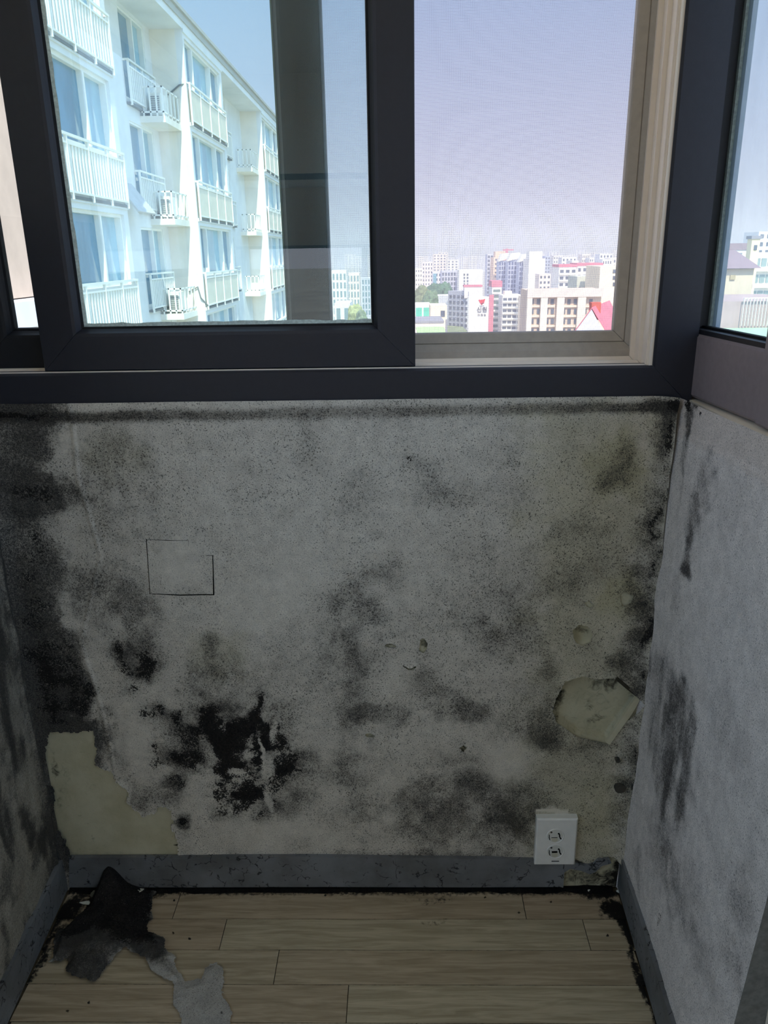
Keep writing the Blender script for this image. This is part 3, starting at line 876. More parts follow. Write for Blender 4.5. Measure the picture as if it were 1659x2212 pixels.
MB().box(0.47, 1.05, ROOM_B - 0.4, 0.16, CEIL, CEIL + 0.12).build('sun_block_eave', M_ROOMW, wall_right)  # unseen overhang, added to keep direct sun off the back wall

# rest of the room behind the camera
wr = struct(empty('wall_rear', (0, ROOM_B, 0)), 'rear wall of the room')
MB().box(ROOM_L - 0.15, 0.60, ROOM_B - 0.15, ROOM_B, -0.1, 0.55).build('parapet', M_ROOMW, wr)
MB().box(ROOM_L - 0.15, 0.60, ROOM_B - 0.15, ROOM_B, 1.75, CEIL).build('lintel', M_ROOMW, wr)
MB().box(ROOM_L - 0.15, -1.10, ROOM_B - 0.15, ROOM_B, 0.55, 1.75).build('pier', M_ROOMW, wr)
MB().box(-0.20, 0.60, ROOM_B - 0.15, ROOM_B, 0.55, 1.75).build('pier', M_ROOMW, wr)
w3 = struct(empty('window_3', (-0.65, ROOM_B - 0.08, 0.55)), 'window in the rear wall with a blind')
frame4(w3, -1.10, -0.20, 0.55, 1.75, [(0, ROOM_B - 0.12), (0, ROOM_B - 0.04), (.05, ROOM_B - 0.04), (.05, ROOM_B - 0.12)], M_FRAME)
MB().box(-1.06, -0.24, ROOM_B - 0.084, ROOM_B - 0.080, 0.59, 1.71).build('pane', M_GLASS_B, w3)
rb = tag(empty('roller_blind', (-0.7, ROOM_B + 0.03, 1.28)), 'beige roller blind half lowered over the rear window, seen as a reflection', 'blind')
MB().box(-1.12, -0.18, ROOM_B + 0.028, ROOM_B + 0.032, 1.28, 1.66).build('cloth', M_BLIND, rb)
MB().tube([(-1.14, ROOM_B + 0.04, 1.68), (-0.16, ROOM_B + 0.04, 1.68)], 0.025, 10).build('roller', M_WHITEPL, rb)
MB().box(-1.12, -0.18, ROOM_B + 0.022, ROOM_B + 0.038, 1.265, 1.285).build('bottom_bar', M_FRAME2, rb)
# left side, out of view: wide glazed opening added to brighten the alcove
wrl = struct(empty('wall_room', (ROOM_L, -2.4, 0)), 'left wall of the room around the added window')
MB().box(ROOM_L - 0.15, ROOM_L, ROOM_B, 0.16, 2.25, CEIL).build('lintel', M_ROOMW, wrl)
MB().box(ROOM_L - 0.15, ROOM_L, ROOM_B, 0.16, -0.1, 1.10).build('parapet', M_ROOMW, wrl)
MB().box(ROOM_L - 0.15, ROOM_L, -0.6, 0.16, 1.10, 2.25).build('pier', M_ROOMW, wrl)
MB().box(ROOM_L - 0.15, ROOM_L, ROOM_B - 0.15, -4.2, 1.10, 2.25).build('pier', M_ROOMW, wrl)
w4 = struct(empty('added_window', (ROOM_L, -2.4, 0.06)), 'wide sliding window added out of view for more daylight')
TL = lambda x, y, z: (ROOM_L + y, x, z)
for a, b in ((-4.2, -2.4), (-2.4, -0.6)):
    frame4(w4, a, b, 1.10, 2.25, [(0, -.09), (0, -.04), (.05, -.04), (.05, -.09)], M_FRAME, T=TL)
    MB().box(ROOM_L - .066, ROOM_L - .062, a + .04, b - .04, 1.14, 2.21).build('pane', M_GLASS_B, w4)

# ------------------------------------------------------------------ baseboards
def bb_poly(pts_px, y):
    return [(lambda p: (p[0], y, p[2]))(on(px, py, 1, y)) for px, py in pts_px]


bbp = [(149, 1853), (400, 1852), (700, 1851), (1000, 1855), (1160, 1857), (1237, 1857), (1243, 1863), (1262, 1871), (1282, 1867), (1292, 1858), (1318, 1858), (1321, 1865), (1300, 1871),
       (1286, 1884), (1275, 1889), (1255, 1881), (1232, 1877), (1219, 1885), (1217, 1916), (1000, 1917), (700, 1916), (400, 1917), (149, 1917)]


def cracked_vinyl():
    m, t, N, L, out = nt('cracked_grey_vinyl')
    v = objco(t)
    n1 = noise(t, 9, 4, .6, v); n2 = noise(t, 16, 5, .65, v, 2.2); n3 = noise(t, 260, 3, .6, v)
    vo = N.new('ShaderNodeTexVoronoi'); vo.feature = 'DISTANCE_TO_EDGE'; vo.inputs['Scale'].default_value = 34
    wv = N.new('ShaderNodeVectorMath'); wv.operation = 'ADD'
    nn = N.new('ShaderNodeTexNoise'); nn.inputs['Scale'].default_value = 30; nn.inputs['Detail'].default_value = 4
    L.new(v, nn.inputs['Vector']); sc = N.new('ShaderNodeVectorMath'); sc.operation = 'SCALE'; sc.inputs['Scale'].default_value = 0.05
    L.new(nn.outputs['Color'], sc.inputs[0]); L.new(v, wv.inputs[0]); L.new(sc.outputs[0], wv.inputs[1]); L.new(wv.outputs[0], vo.inputs['Vector'])
    crack = math_(t, 'MULTIPLY', ramp(t, vo.outputs['Distance'], 0.0, 0.055, 1, 0), ramp(t, n2, 0.50, 0.57))
    c = mixc(t, ramp(t, n1, .3, .7), srgb(92, 93, 92), srgb(120, 122, 124))
    c = mixc(t, ramp(t, n3, .6, .75, 0, .5), c, srgb(60, 60, 58))
    c = mixc(t, crack, c, srgb(30, 29, 27))
    bsdf(t, out, c, .55, .35, 0, bump(t, math_(t, 'SUBTRACT', n2, crack), .0014, .4))
    return m


M_VINYL = cracked_vinyl()
struct(MB().prism(bb_poly(bbp, -0.0085), (0, 0.008, 0)).build('baseboard_back', M_VINYL), 'cracked dark grey vinyl baseboard, torn off near the right corner')
mb = MB(); mb.prism([(lx(0) + .007, 0, .004), (lx(YE) + .007, YE, .004), (lx(YE) + .007, YE, .078), (lx(0) + .007, 0, .078)], (-0.012, 0, 0))
struct(mb.build('baseboard_left', M_VINYL), 'dark grey vinyl baseboard along the left wall')
mb = MB(); mb.prism([(rx_bot(0) - .006, 0, .004), (rx_bot(YE) - .006, YE, .004), (rx_bot(YE) - .006, YE, .080), (rx_bot(0) - .006, 0, .080)], (0.016, 0, 0))
struct(mb.build('baseboard_right', M_VINYL), 'dark grey vinyl baseboard along the right wall')

# black dirt crusted in the joint between floor and walls
mb = MB()
xg = np.linspace(XL + .01, XR - .01, 160)
for i in range(len(xg) - 1):
    h = 0.0035 + 0.004 * vnoise(np.array([xg[i] * 60]), np.array([0.]), 5)[0]; w_ = 0.011 + 0.008 * vnoise(np.array([xg[i] * 40]), np.array([3.]), 6)[0]
    mb.v += [(xg[i], 0, h), (xg[i], -w_ * .5, h * .9), (xg[i], -w_, -.001)]
for i in range(len(xg) - 2):
    for k in range(2):
        mb.f.append((i * 3 + k, i * 3 + k + 1, i * 3 + 4 + k, i * 3 + 3 + k))
g1 = mb.build('grime_crust', M_GRIME, floor)
g1['kind'] = 'stuff'

# ------------------------------------------------------------------ window in the back wall
win = struct(empty('window_1', (-0.15, 0.05, SILL)), 'dark framed sliding window with two sashes and an insect screen')
WX0, WX1, WZ1 = -0.79, 0.470, 2.12
# dark cover of the outer frame: 5.5 cm below, 6.6 cm to the right
mb = MB()
frame_prof = [(0, -0.006), (0, 0.03), (0.066, 0.03), (0.066, -0.002), (0.063, -0.006)]
frame4(win, WX0, WX1, 0.979, WZ1 + .04, [(a, b) for a, b in frame_prof], M_FRAME, names=('frame_rail', 'frame_jamb', 'frame_rail', 'frame_jamb'))
# beige inner frame with its tracks
bei = [(0, 0.0005), (0.0055, 0.0005), (0.0055, 0.004), (0.0075, 0.004), (0.0075, 0.006), (0.0095, 0.006), (0.0095, 0.0095),
       (0.004, 0.0095), (0.004, 0.046), (0.0105, 0.046), (0.0105, 0.050), (0.004, 0.050), (0.004, 0.086), (0.012, 0.086), (0.012, 0.150), (-0.03, 0.150), (-0.03, 0.0005)]
frame4(win, -0.724, 0.404, 1.0370, 2.06, bei, M_BEIGE, names=('track_rail', 'track_jamb', 'track_rail', 'track_jamb'))


def sash(name, x0, x1, z0, z1, y0, wface, mat, gmat, bead=True):
    s = empty(name, ((x0 + x1) / 2, y0, z0)); s.parent = win
    p = WLOC[win]; s.location = ((x0 + x1) / 2 - p[0], y0 - p[1], z0 - p[2])
    prof = [(0, y0 + .0015), (0, y0 + .032), (wface, y0 + .032), (wface + .004, y0 + .012), (wface, y0 + .0065), (wface - .003, y0 + .0012), (wface - .008, y0), (.0015, y0)]
    frame4(s, x0, x1, z0, z1, prof, mat)
    u = wface
    frame4(s, x0 + u - .001, x1 - u + .001, z0 + u - .001, z1 - u + .001, [(0, y0 + .008), (0, y0 + .026), (.009, y0 + .022), (.0075, y0 + .013)], M_GASKET, names=('gasket',) * 4)
    if bead:
        # uneven clear silicone along the glass edge
        gx0, gx1, gz0, gz1 = x0 + u + .0065, x1 - u - .0065, z0 + u + .0065, z1 - u - .0065
        m_ = MB()
        for (a, b, side) in (((gx0, gz0), (gx1, gz0), 0), ((gx0, gz0), (gx0, gz1), 1)):
            n = 60
            for i in range(n + 1):
                t = i / n; x = a[0] + (b[0] - a[0]) * t; z = a[1] + (b[1] - a[1]) * t
                w = .0045 + .0022 * vnoise(np.array([t * 37.]), np.array([side * 9.]), 8)[0]
                if side == 0:
                    m_.v += [(x, y0 + .0135, z - .001), (x, y0 + .0150, z + w)]
                else:
                    m_.v += [(x - .001, y0 + .0135, z), (x + w, y0 + .0150, z)]
            base = side * 2 * (n + 1)
            for i in range(n):
                k = base + i * 2; m_.f.append((k, k + 1, k + 3, k + 2))
        m_.build('silicone_bead', M_SILICONE, s)
    MB().box(x0 + u - .002, x1 - u + .002, y0 + .0162, y0 + .0212, z0 + u - .002, z1 - u + .002).build('pane', gmat, s)
    return s


sash('sliding_sash', -0.5765, 0.0275, 1.0465, 2.05, 0.0115, 0.0625, M_FRAME, M_GLASS_F)
sash('sliding_sash', -0.7130, -0.1110, 1.0380, 2.05, 0.0530, 0.0660, M_FRAME2, M_GLASS_B, False)
# beige edge seal on the rear sash stile
MB().box(-0.1112, -0.1085, 0.056, 0.082, 1.05, 2.04).build('brush_seal', plain('grey_brush_seal', srgb(120, 118, 128), .7, .2, 80, .1), win)
MB().box(-0.182, -0.1798, 0.0500, 0.0532, 1.10, 2.0).build('edge_strip', plain('olive_edge_strip', srgb(96, 98, 84), .6, .2, 80, .1), win)

# insect screen: frame and a real wire weave
scr = empty('insect_screen', (0.1, 0.1, 1.05)); scr.parent = win
p = WLOC[win]; scr.location = (0.1 - p[0], 0.1 - p[1], 1.05 - p[2])
SX0, SX1, SZ0, SZ1 = -0.185, 0.4010, 1.0555, 2.05
sprof = [(0, 0.088), (0, 0.118), (.0345, 0.118), (.0345, 0.104), (.0325, 0.101), (.0180, 0.097), (.0172, 0.099), (.0160, 0.0965), (.0045, 0.088)]
frame4(scr, SX0, SX1, SZ0, SZ1, sprof, M_BEIGE2)
MB().box(SX0, SX1 + .003, .0885, .117, 1.040, 1.0560).build('sill_strip', M_BEIGE2, scr)
wx0, wx1, wz0, wz1 = SX0 + .033, SX1 - .0335, SZ0 + .033, SZ1 - .033
pitch, rw = 0.00145, 0.00012
def wires():
    v = []; f = []
    def bar(a, b, ax, y):
        k = len(v)
        for e in (a, b):
            for dy, dd in ((-rw, 0), (0, rw), (rw, 0), (0, -rw)):
                v.append((e[0] + (dd if ax else 0), y + dy, e[1] + (0 if ax else dd)))
        for i in range(4):
            j = (i + 1) % 4; f.append((k + i, k + j, k + 4 + j, k + 4 + i))
    x = wx0
    while x < wx1:
        bar((x, wz0), (x, wz1), True, 0.1100); x += pitch
    z = wz0
    while z < wz1:
        bar((wx0, z), (wx1, z), False, 0.1103); z += pitch
    m = MB(); m.v = v; m.f = f
    return m
wm = wires().build('wire_weave', M_MESH, scr); wm['kind'] = 'stuff'

# ------------------------------------------------------------------ window in the right wall
win2 = struct(empty('window_2', (0.468, -0.1, SILL)), 'dark framed side window at the corner of the alcove')
TR = lambda y, v, z: (0.468 + 0.068 * (-y) + v, y, z)       # y along the wall, v outwards


def tbox(y0, y1, v0, v1, z0, z1, ch=0.0):
    mb = MB()
    q = [(y0, v0 + ch, z0), (y1, v0 + ch, z0), (y1, v1, z0), (y0, v1, z0)]
    if ch:
        ring = [(v0 + ch, z0), (v0, z0 + ch), (v0, z1 - ch), (v0 + ch, z1), (v1, z1), (v1, z0)]
    else:
        ring = [(v0, z0), (v0, z1), (v1, z1), (v1, z0)]
    mb.prism([TR(y0, v, z) for v, z in ring], tuple(np.array(TR(y1, 0, 0)) - np.array(TR(y0, 0, 0))))
    return mb


tbox(-0.216, 0.022, 0.0, 0.030, SILL, 1.094, .005).build('sash_rail', M_FRAME_LIT, win2)
tbox(-0.216, 0.030, 0.004, 0.046, 1.080, 1.100).build('glazing_rail', M_FRAME2, win2)
tbox(-0.200, 0.034, 0.020, 0.030, 1.096, 1.1035).build('gasket', M_GASKET, win2)
tbox(0.026, 0.075, 0.004, 0.030, SILL, 2.16).build('frame_jamb', M_FRAME2, win2)
tbox(0.0195, 0.0262, 0.0285, 0.034, 1.10, 2.10).build('silicone_bead', M_SILICONE, win2)
tbox(0.008, 0.020, 0.033, 0.040, 1.10, 2.10).build('edge_strip', plain('grey_blue_strip', srgb(120, 128, 140), .4, .4, 60, .1), win2)
tbox(-0.21, 0.03, 0.0275, 0.0325, 1.096, 2.1).build('pane', M_GLASS_R, win2)
tbox(-0.285, -0.2195, -0.006, 0.03, SILL, 2.12, .004).build('sash_stile', M_FRAME_LIT, win2)
tbox(-2.2, -0.285, -0.006, 0.03, SILL, 1.10, .004).build('sash_rail', M_FRAME_LIT, win2)
tbox(-2.2, -0.285, 0.010, 0.014, 1.10, 2.10).build('pane', M_GLASS_R, win2)
tbox(-2.27, -2.2, -0.006, 0.03, SILL, 2.12, .004).build('sash_stile', M_FRAME_LIT, win2)
tbox(-4.2, -2.27, 0.010, 0.03, SILL, 1.10).build('sash_rail', M_FRAME_LIT, win2)
tbox(-4.2, -2.27, 0.018, 0.022, 1.10, 2.10).build('pane', M_GLASS_R, win2)
tbox(-4.2, 0.07, 0.0, 0.07, 2.10, 2.165).build('frame_rail', M_FRAME_LIT, win2)
tbox(-4.2, 0.07, 0.032, 0.075, SILL - .01, 1.04).build('frame_rail', M_FRAME2, win2)

# ------------------------------------------------------------------ wall socket
sx0, sz1 = W_(1157, 1757); sx1, sz0 = W_(1238, 1856)
sock = tag(empty('wall_socket', ((sx0 + sx1) / 2, -0.004, sz0)), 'white double power socket plate above the torn end of the baseboard', 'socket')
MB().bbox(sx0, sx1, -0.0165, -0.001, sz0, sz1, 0.0028).build('cover_plate', M_WHITEPL, sock)
yf = -0.0165
for k, (px, py) in enumerate(((1196, 1793), (1196, 1826))):
    cx_, cz_ = W_(px, py); r = 0.0175
    ring = MB()
    for i in range(28):
        a0, a1 = 2 * math.pi * i / 28, 2 * math.pi * (i + 1) / 28
        for (ra, ya), (rb_, yb) in (((r, yf - .0001), (r * .93, yf - .0012)), ((r * .93, yf - .0012), (r * .84, yf - .0003))):
            b = len(ring.v)
            ring.v += [(cx_ + ra * math.cos(a0), ya, cz_ + ra * math.sin(a0)), (cx_ + ra * math.cos(a1), ya, cz_ + ra * math.sin(a1)),
                       (cx_ + rb_ * math.cos(a1), yb, cz_ + rb_ * math.sin(a1)), (cx_ + rb_ * math.cos(a0), yb, cz_ + rb_ * math.sin(a0))]
            ring.f.append((b, b + 1, b + 2, b + 3))
    so = ring.build('outlet', M_WHITEPL, sock)
    MB().disc((cx_, cz_), r * .84, yf - .0004, yf + .001, 28).build('face', plain('socket_face', srgb(212, 210, 200), .5, .3, 60, .04), so)
    y2 = yf - .0006
    def slot(pts, name='slot', mat=M_BLACK):
        MB().prism([(cx_ + a * r, y2, cz_ + b * r) for a, b in pts], (0, .0004, 0)).build(name, mat, so)
    slot([(.28, .42), (.40, .46), (.52, .22), (.56, -.12), (.72, -.36), (.66, -.46), (.52, -.34), (.40, -.04), (.38, .2), (.24, .32)])
    slot([(-.72, .22), (-.64, .20), (-.62, -.2), (-.52, -.55), (-.62, -.52), (-.72, -.2)])
    slot([(-.46 + .12 * math.cos(a * .63), .52 + .12 * math.sin(a * .63)) for a in range(10)], 'pin_hole', plain('socket_pin_hole', srgb(60, 58, 54), .6, .3))
    slot([(-.44, -.22), (.26, -.22), (.30, -.62), (.02, -.80), (-.30, -.72)], 'shutter', M_WHITEPL2)
    y2 = yf - .0009
    if k == 1:
        slot([(-.42, .06), (.22, .08), (.24, -.16), (-.38, -.18)])
    else:
        slot([(-.42, -.17), (.24, -.15), (.24, -.21), (-.42, -.23)])
cx_, cz_ = W_(1196, 1847)
MB().box(cx_ - .0075, cx_ + .0075, yf - .0003, yf + .001, cz_ - .0009, cz_ + .0009).build('printed_mark', M_BLACK, sock)

# ------------------------------------------------------------------ fallen wallpaper scrap
SCR = [(259, 1890), (286, 1915), (318, 1923), (338, 1933), (326, 1966), (329, 1988), (320, 2017), (354, 2027), (362, 2064), (380, 2067), (383, 2100), (400, 2125), (434, 2114), (441, 2093),
       (467, 2082), (481, 2093), (485, 2114), (477, 2143), (495, 2165), (506, 2187), (501, 2212), (498, 2245), (450, 2262), (400, 2245), (394, 2212), (387, 2190), (376, 2161), (373, 2125), (351, 2114),
       (327, 2100), (322, 2082), (300, 2067), (268, 2055), (253, 2071), (206, 2129), (174, 2123), (141, 2100), (139, 2082), (112, 2082), (112, 2060), (119, 2024), (159, 1991), (231, 1915)]
P = [PW(*p) for p in SCR]
pa = np.array(P)
n1, n2 = 260, 260
U, V = np.meshgrid(np.linspace(pa[:, 0].min() - .01, pa[:, 0].max() + .01, n1), np.linspace(pa[:, 1].min() - .01, min(pa[:, 1].max() + .01, -0.009), n2))
d = jag(polydist(P, U, V), U, V, .017, 60, 401)
kv = d < 0
keep = kv[:-1, :-1] & kv[1:, :-1] & kv[1:, 1:] & kv[:-1, 1:]
sc_ = Canvas(U, V, PW, 410, .006)
darkP = [(259, 1880), (345, 1925), (330, 2000), (350, 2040), (340, 2090), (310, 2075), (268, 2055), (240, 2050), (170, 2060), (110, 2090), (110, 2000), (230, 1900)]
sc_.poly(0, darkP, .96, .012)
sc_.poly(1, [(255, 1885), (330, 1930), (325, 2000), (330, 2045), (270, 2050), (200, 2020), (150, 2035), (125, 2040), (160, 1990), (230, 1912)], .85, .012)
sc_.poly(0, [(108, 2050), (135, 2110), (174, 2130), (215, 2135), (245, 2075), (270, 2050), (200, 2030)], .74, .010)
for p in ((160, 2090, 60, 40, .5), (215, 2105, 50, 40, .5), (345, 2065, 24, 40, .75), (360, 2100, 20, 16, .4), (480, 2190, 8, 8, .95), (440, 2160, 60, 60, .12)):
    sc_.spot(0, *p, 0, .2, .7)
dc = np.clip(-d, 0, .05)
h = 0.003 + 0.020 * fbm(U, V, 16, 3, 420) * sstep(dc, 0, .02) + 0.004 * fbm(U, V, 60, 2, 421)
top = np.exp(-((V + 0.010) / 0.03) ** 2)                       # upper end leans on the baseboard
h = h + 0.045 * top * np.exp(-((U - PW(259, 1890)[0]) / 0.03) ** 2)
low = sstep(U, PW(380, 2100)[0] - .02, PW(380, 2100)[0] + .03); h = h * (1 - .6 * low) + .0015
scrap = grid_object('wallpaper_scrap', n1, n2, np.stack([U, V, h], -1), M_SCRAP, None, keep, [np.clip(c, 0, 1) for c in sc_.ch])
tag(scrap, 'torn scrap of wallpaper, black with mould, fallen on the floor at the left corner', 'wallpaper scrap')

# flakes of paint and crumbs on the floor
M_FLAKE = plain('pale_flake', srgb(200, 200, 186), .85, .1, 120, .1)
M_CRUMB = plain('dark_crumb', srgb(60, 54, 44), .9, .1, 120, .2)
def flake(px, py, rx, ry, mat, lift, seed):
    r_ = random.Random(seed); x, y = PW(px, py); k = 9
    mb = MB(); pts = []
    for i in range(k):
        a = 2 * math.pi * i / k; q = r_.uniform(.6, 1.15)
        pts.append((x + rx * q * math.cos(a), y + ry * q * math.sin(a), lift + .004 * math.cos(a + seed) * r_.random() + .0022))
    mb.v = pts + [(a, b, c - .0014) for a, b, c in pts] + [(x, y, lift + .0052), (x, y, lift + .001)]
    for i in range(k):
        j = (i + 1) % k
        mb.f += [(i, j, 2 * k), (k + j, k + i, 2 * k + 1), (j, i, k + i, k + j)]
    return mb
FL = [(300, 1937, .013, .010, 'white curled paint flake behind the black wallpaper scrap', .012, 1), (297, 1951, .006, .004, 'small white paint flake in front of the larger curled one', .006, 2),
      (190, 1958, .014, .005, 'pale peeled flake on the dirty floor left of the black scrap', .008, 3), (208, 1940, .012, .010, 'grey crumpled flake in the left floor corner', .006, 4),
      (1338, 1926, .006, .004, 'white chip lying in the right floor corner', .003, 5), (1270, 1926, .004, .003, 'tiny white chip by the torn baseboard', .002, 6)]
for px, py, rx, ry, lab, lf, sd in FL:
    tag(flake(px, py, rx, ry, M_FLAKE if sd != 4 else plain('grey_flake', srgb(110, 110, 98), .9, .1, 80, .2), lf if sd < 5 else 0.0, sd).build('paint_flake', M_FLAKE if sd != 4 else MATS['grey_flake']), lab, 'paint flake')
for i, (px, py) in enumerate(((1190, 1949), (1307, 1957), (1121, 1972), (375, 2016), (410, 2029), (192, 2167), (702, 1935), (763, 1931), (1048, 1939), (146, 2185), (1278, 1942), (376, 1946), (1312, 2022))):
    tag(flake(px, py, .0026, .002, M_CRUMB, -.0015, 50 + i).build('dirt_crumb', M_CRUMB), 'dark crumb of dirt on the plank floor', 'crumb', 'crumbs on the floor')

# ------------------------------------------------------------------ neighbouring apartment wing (left)
M_CREAM = plain('cream_render', srgb(230, 223, 210), .9, .1, 1.5, .05)
M_CREAM2 = plain('pale_render', srgb(220, 220, 218), .9, .1, 1.5, .05)
M_PINK = plain('pinkish_render', srgb(206, 184, 166), .9, .1, 2.0, .06)
M_RAIL = plain('white_railing_paint', srgb(232, 230, 222), .6, .3, 2, .04)
M_PANEL = plain('cream_railing_panel', srgb(222, 214, 196), .7, .2, 3, .05)
M_SLAB = plain('grey_roof_edge', srgb(176, 174, 168), .8, .2, 2, .06)
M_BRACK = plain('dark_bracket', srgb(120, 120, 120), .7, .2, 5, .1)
M_AC = plain('ac_casing', srgb(220, 218, 208), .5, .3, 5, .05)


def bglass(name, col, rough=.06):
    m, t, N, L, out = nt(name)
    n = noise(t, 1.2, 3, .6, objco(t, (1, 1, .4)))
    c = mixc(t, ramp(t, n, .35, .65), lin(col, .8), lin(col, 1.15))
    bsdf(t, out, c, rough, .9)
    return m


M_BG = bglass('building_sky_glass', srgb(96, 132, 156))  # sky reflection put into the pane colours
M_BG2 = bglass('building_sky_glass_light', srgb(140, 176, 192))
FX, RXX = -6.3, -7.28             # bay face, recess face
LV = [-4.73, -1.99, 0.75, 3.49, 6.23]       # railing heights of the floors

apt = tag(empty('apartment_building', (FX, 20, -30)), 'cream apartment wing with stacked balconies seen through the tinted sash', 'building')
GZ = -30.0
bays = [(13.55, 18.07, 'A'), (24.85, 30.2, 'C'), (38.8, 44.5, 'E'), (53.0, 58.5, 'G')]
roof_z = 7.62
# core behind the recesses and the projecting bays, storey by storey openings left free
def wall_with_openings(mb, x0, x1, ya, yb, opens, z0, z1):
    """slab x0..x1 between ya..yb with rectangular openings (y0, y1, za, zb)"""
    ysplit = sorted({ya, yb} | {o[0] for o in opens} | {o[1] for o in opens})
    for a, b in zip(ysplit[:-1], ysplit[1:]):
        m_ = (a + b) / 2; z = z0
        for o in sorted([o for o in opens if o[0] < m_ < o[1]], key=lambda o: o[2]):
            if o[2] > z: mb.box(x0, x1, a, b, z, o[2])
            z = o[3]
        if z < z1: mb.box(x0, x1, a, b, z, z1)


MB().box(-16, RXX - .35, 2.0, 75, GZ, roof_z).build('core_wall', M_CREAM2, apt)


def window(parent, x, y0, y1, z0, z1, splits, glassm=M_BG, lit=None, fw=.06):
    """one window: frame (part) with panes and mullions below it"""
    mb = MB()
    mb.box(x - .12, x + .03, y0, y0 + fw, z0, z1).box(x - .12, x + .03, y1 - fw, y1, z0, z1)
    mb.box(x - .12, x + .03, y0 + fw, y1 - fw, z0, z0 + fw).box(x - .12, x + .03, y0 + fw, y1 - fw, z1 - fw, z1)
    f = mb.build('window', M_RAIL, parent)
    e = [y0 + fw] + [y0 + (y1 - y0) * s for s in splits] + [y1 - fw]
    for i, (a, b) in enumerate(zip(e[:-1], e[1:])):
        MB().box(x - .09 - .03 * (i % 2), x - .08 - .03 * (i % 2), a, b, z0 + fw, z1 - fw).build('pane', M_BG if (i % 2) == 0 else M_BG2, f)
    for s in splits:
        ym = y0 + (y1 - y0) * s
        MB().box(x - .12, x + .05, ym - fw * .6, ym + fw * .6, z0 + fw, z1 - fw).build('mullion', M_RAIL, f)
    return f


def railing(parent, x, y0, y1, ztop, h, style, posts=5):
    mb = MB()
    mb.box(x, x + .05, y0, y1, ztop - .05, ztop).box(x, x + .04, y0, y1, ztop - .20, ztop - .16).box(x, x + .04, y0, y1, ztop - h, ztop - h + .04)
    r = mb.build('railing', M_RAIL, parent)
    yy = np.linspace(y0 + .03, y1 - .03, posts)
    for y in yy:
        MB().box(x - .01, x + .045, y - .025, y + .025, ztop - h - .12, ztop - .05).build('post', M_RAIL, r)
    if style == 'bars':
        m2 = MB(); n = int((y1 - y0) / .16)
        for i in range(n):
            y = y0 + (i + .5) * (y1 - y0) / n
            m2.box(x - .015, x + .03, y - .028, y + .028, ztop - h + .02, ztop - .18)
        o = m2.build('pickets', M_RAIL, r); o['kind'] = 'stuff'
    else:
        for a, b in zip(yy[:-1], yy[1:]):
            MB().box(x - .005, x + .02, a + .04, b - .04, ztop - h + .04, ztop - .22).build('infill_panel', M_PANEL, r)
    # dark grey bar under the railing, back to the slab edge
    MB().box(x - .25, x, y0, y1, ztop - h - .10, ztop - h - .04).build('bracket_bar', M_BRACK, r)
    for (y, ) in ((y0,), (y1 - .05,)):
        MB().box(x - .33, x, y, y + .05, ztop - .05, ztop).build('return_rail', M_RAIL, r)
    return r


for (ya, yb, tagc) in bays:
    wy0, wy1 = ya + .18, yb - .30
    opens = [(wy0, wy1, z - .12, z + 1.42) for z in LV]
    opens[-1] = (wy0, wy1, LV[-1] - .12, 7.42)
    mb = MB(); wall_with_openings(mb, FX - .22, FX, ya, yb, opens, GZ, roof_z); mb.build('bay_wall', M_CREAM2, apt)
    MB().box(RXX - .4, FX - .22, ya, ya + .16, GZ, roof_z).build('fin_wall', M_CREAM, apt)
    MB().box(RXX - .4, FX - .22, yb - .16, yb, GZ, roof_z).build('fin_wall', M_CREAM, apt)
    for i, z in enumerate(LV[1:] if tagc in 'AC' else LV[1:]):
        o = [q for q in opens if abs(q[2] - (z - .12)) < .01][0]
        sp = {'A': (.66,), 'C': (.22, .72), 'E': (.22, .7), 'G': (.4,)}[tagc]
        window(apt, FX - .10, o[0], o[1], o[2], o[3], sp, fw=.07)
        railing(apt, FX + .06, ya + .05, yb - .10, z, 1.06, 'bars' if tagc == 'A' else 'panels', 5)
        mb = MB(); mb.box(FX - .005, FX + .04, ya, yb, o[3] + .12, o[3] + .22); mb.build('ledge', M_CREAM2, apt)

# recessed stretches between the bays
for (ya, yb) in ((18.07, 24.85), (30.2, 38.8), (44.5, 53.0)):
    w0 = ya + 4.0 if ya < 20 else ya + 3.0
    w1 = w0 + 2.15
    opens = [(w0, w1, z - .9, z + 1.30) for z in LV]
    mb = MB(); wall_with_openings(mb, RXX - .3, RXX, ya, yb, opens, GZ, roof_z); mb.build('recess_wall', M_CREAM2, apt)
    # ribbed wall beside the bay
    m2 = MB()
    for i in range(9):
        y = ya + .35 + i * .26; m2.box(RXX, RXX + .06, y, y + .12, GZ, roof_z)
    o = m2.build('ribs', M_CREAM2, apt); o['kind'] = 'stuff'
    for z in LV[1:]:
        window(apt, RXX - .05, w0, w1, z - .9, z + 1.30, (.52,), fw=.06)
        railing(apt, RXX + .12, w0 - .05, w1 + .25, z + .05, 1.0, 'bars', 3)
        MB().box(RXX, RXX + .72, yb - 1.75, yb - .05, z - 1.35, z - 1.18).build('ac_ledge', M_CREAM, apt)
        mb = MB()
        for yy in (yb - 1.75, yb - 1.3, yb - .9, yb - .5, yb - .1):
            mb.box(RXX + .66, RXX + .70, yy, yy + .04, z - 1.18, z - .42)
        for xx in (RXX + .1, RXX + .3, RXX + .48):
            mb.box(xx, xx + .04, yb - 1.75, yb - 1.71, z - 1.18, z - .42)
        mb.box(RXX + .05, RXX + .70, yb - 1.75, yb - 1.71, z - .46, z - .42).box(RXX + .66, RXX + .70, yb - 1.75, yb - .06, z - .46, z - .42)
        mb.box(RXX + .05, RXX + .70, yb - 1.75, yb - 1.71, z - 1.10, z - 1.06).box(RXX + .66, RXX + .70, yb - 1.75, yb - .06, z - 1.10, z - 1.06)
        mb.build('cage_railing', M_RAIL, apt)
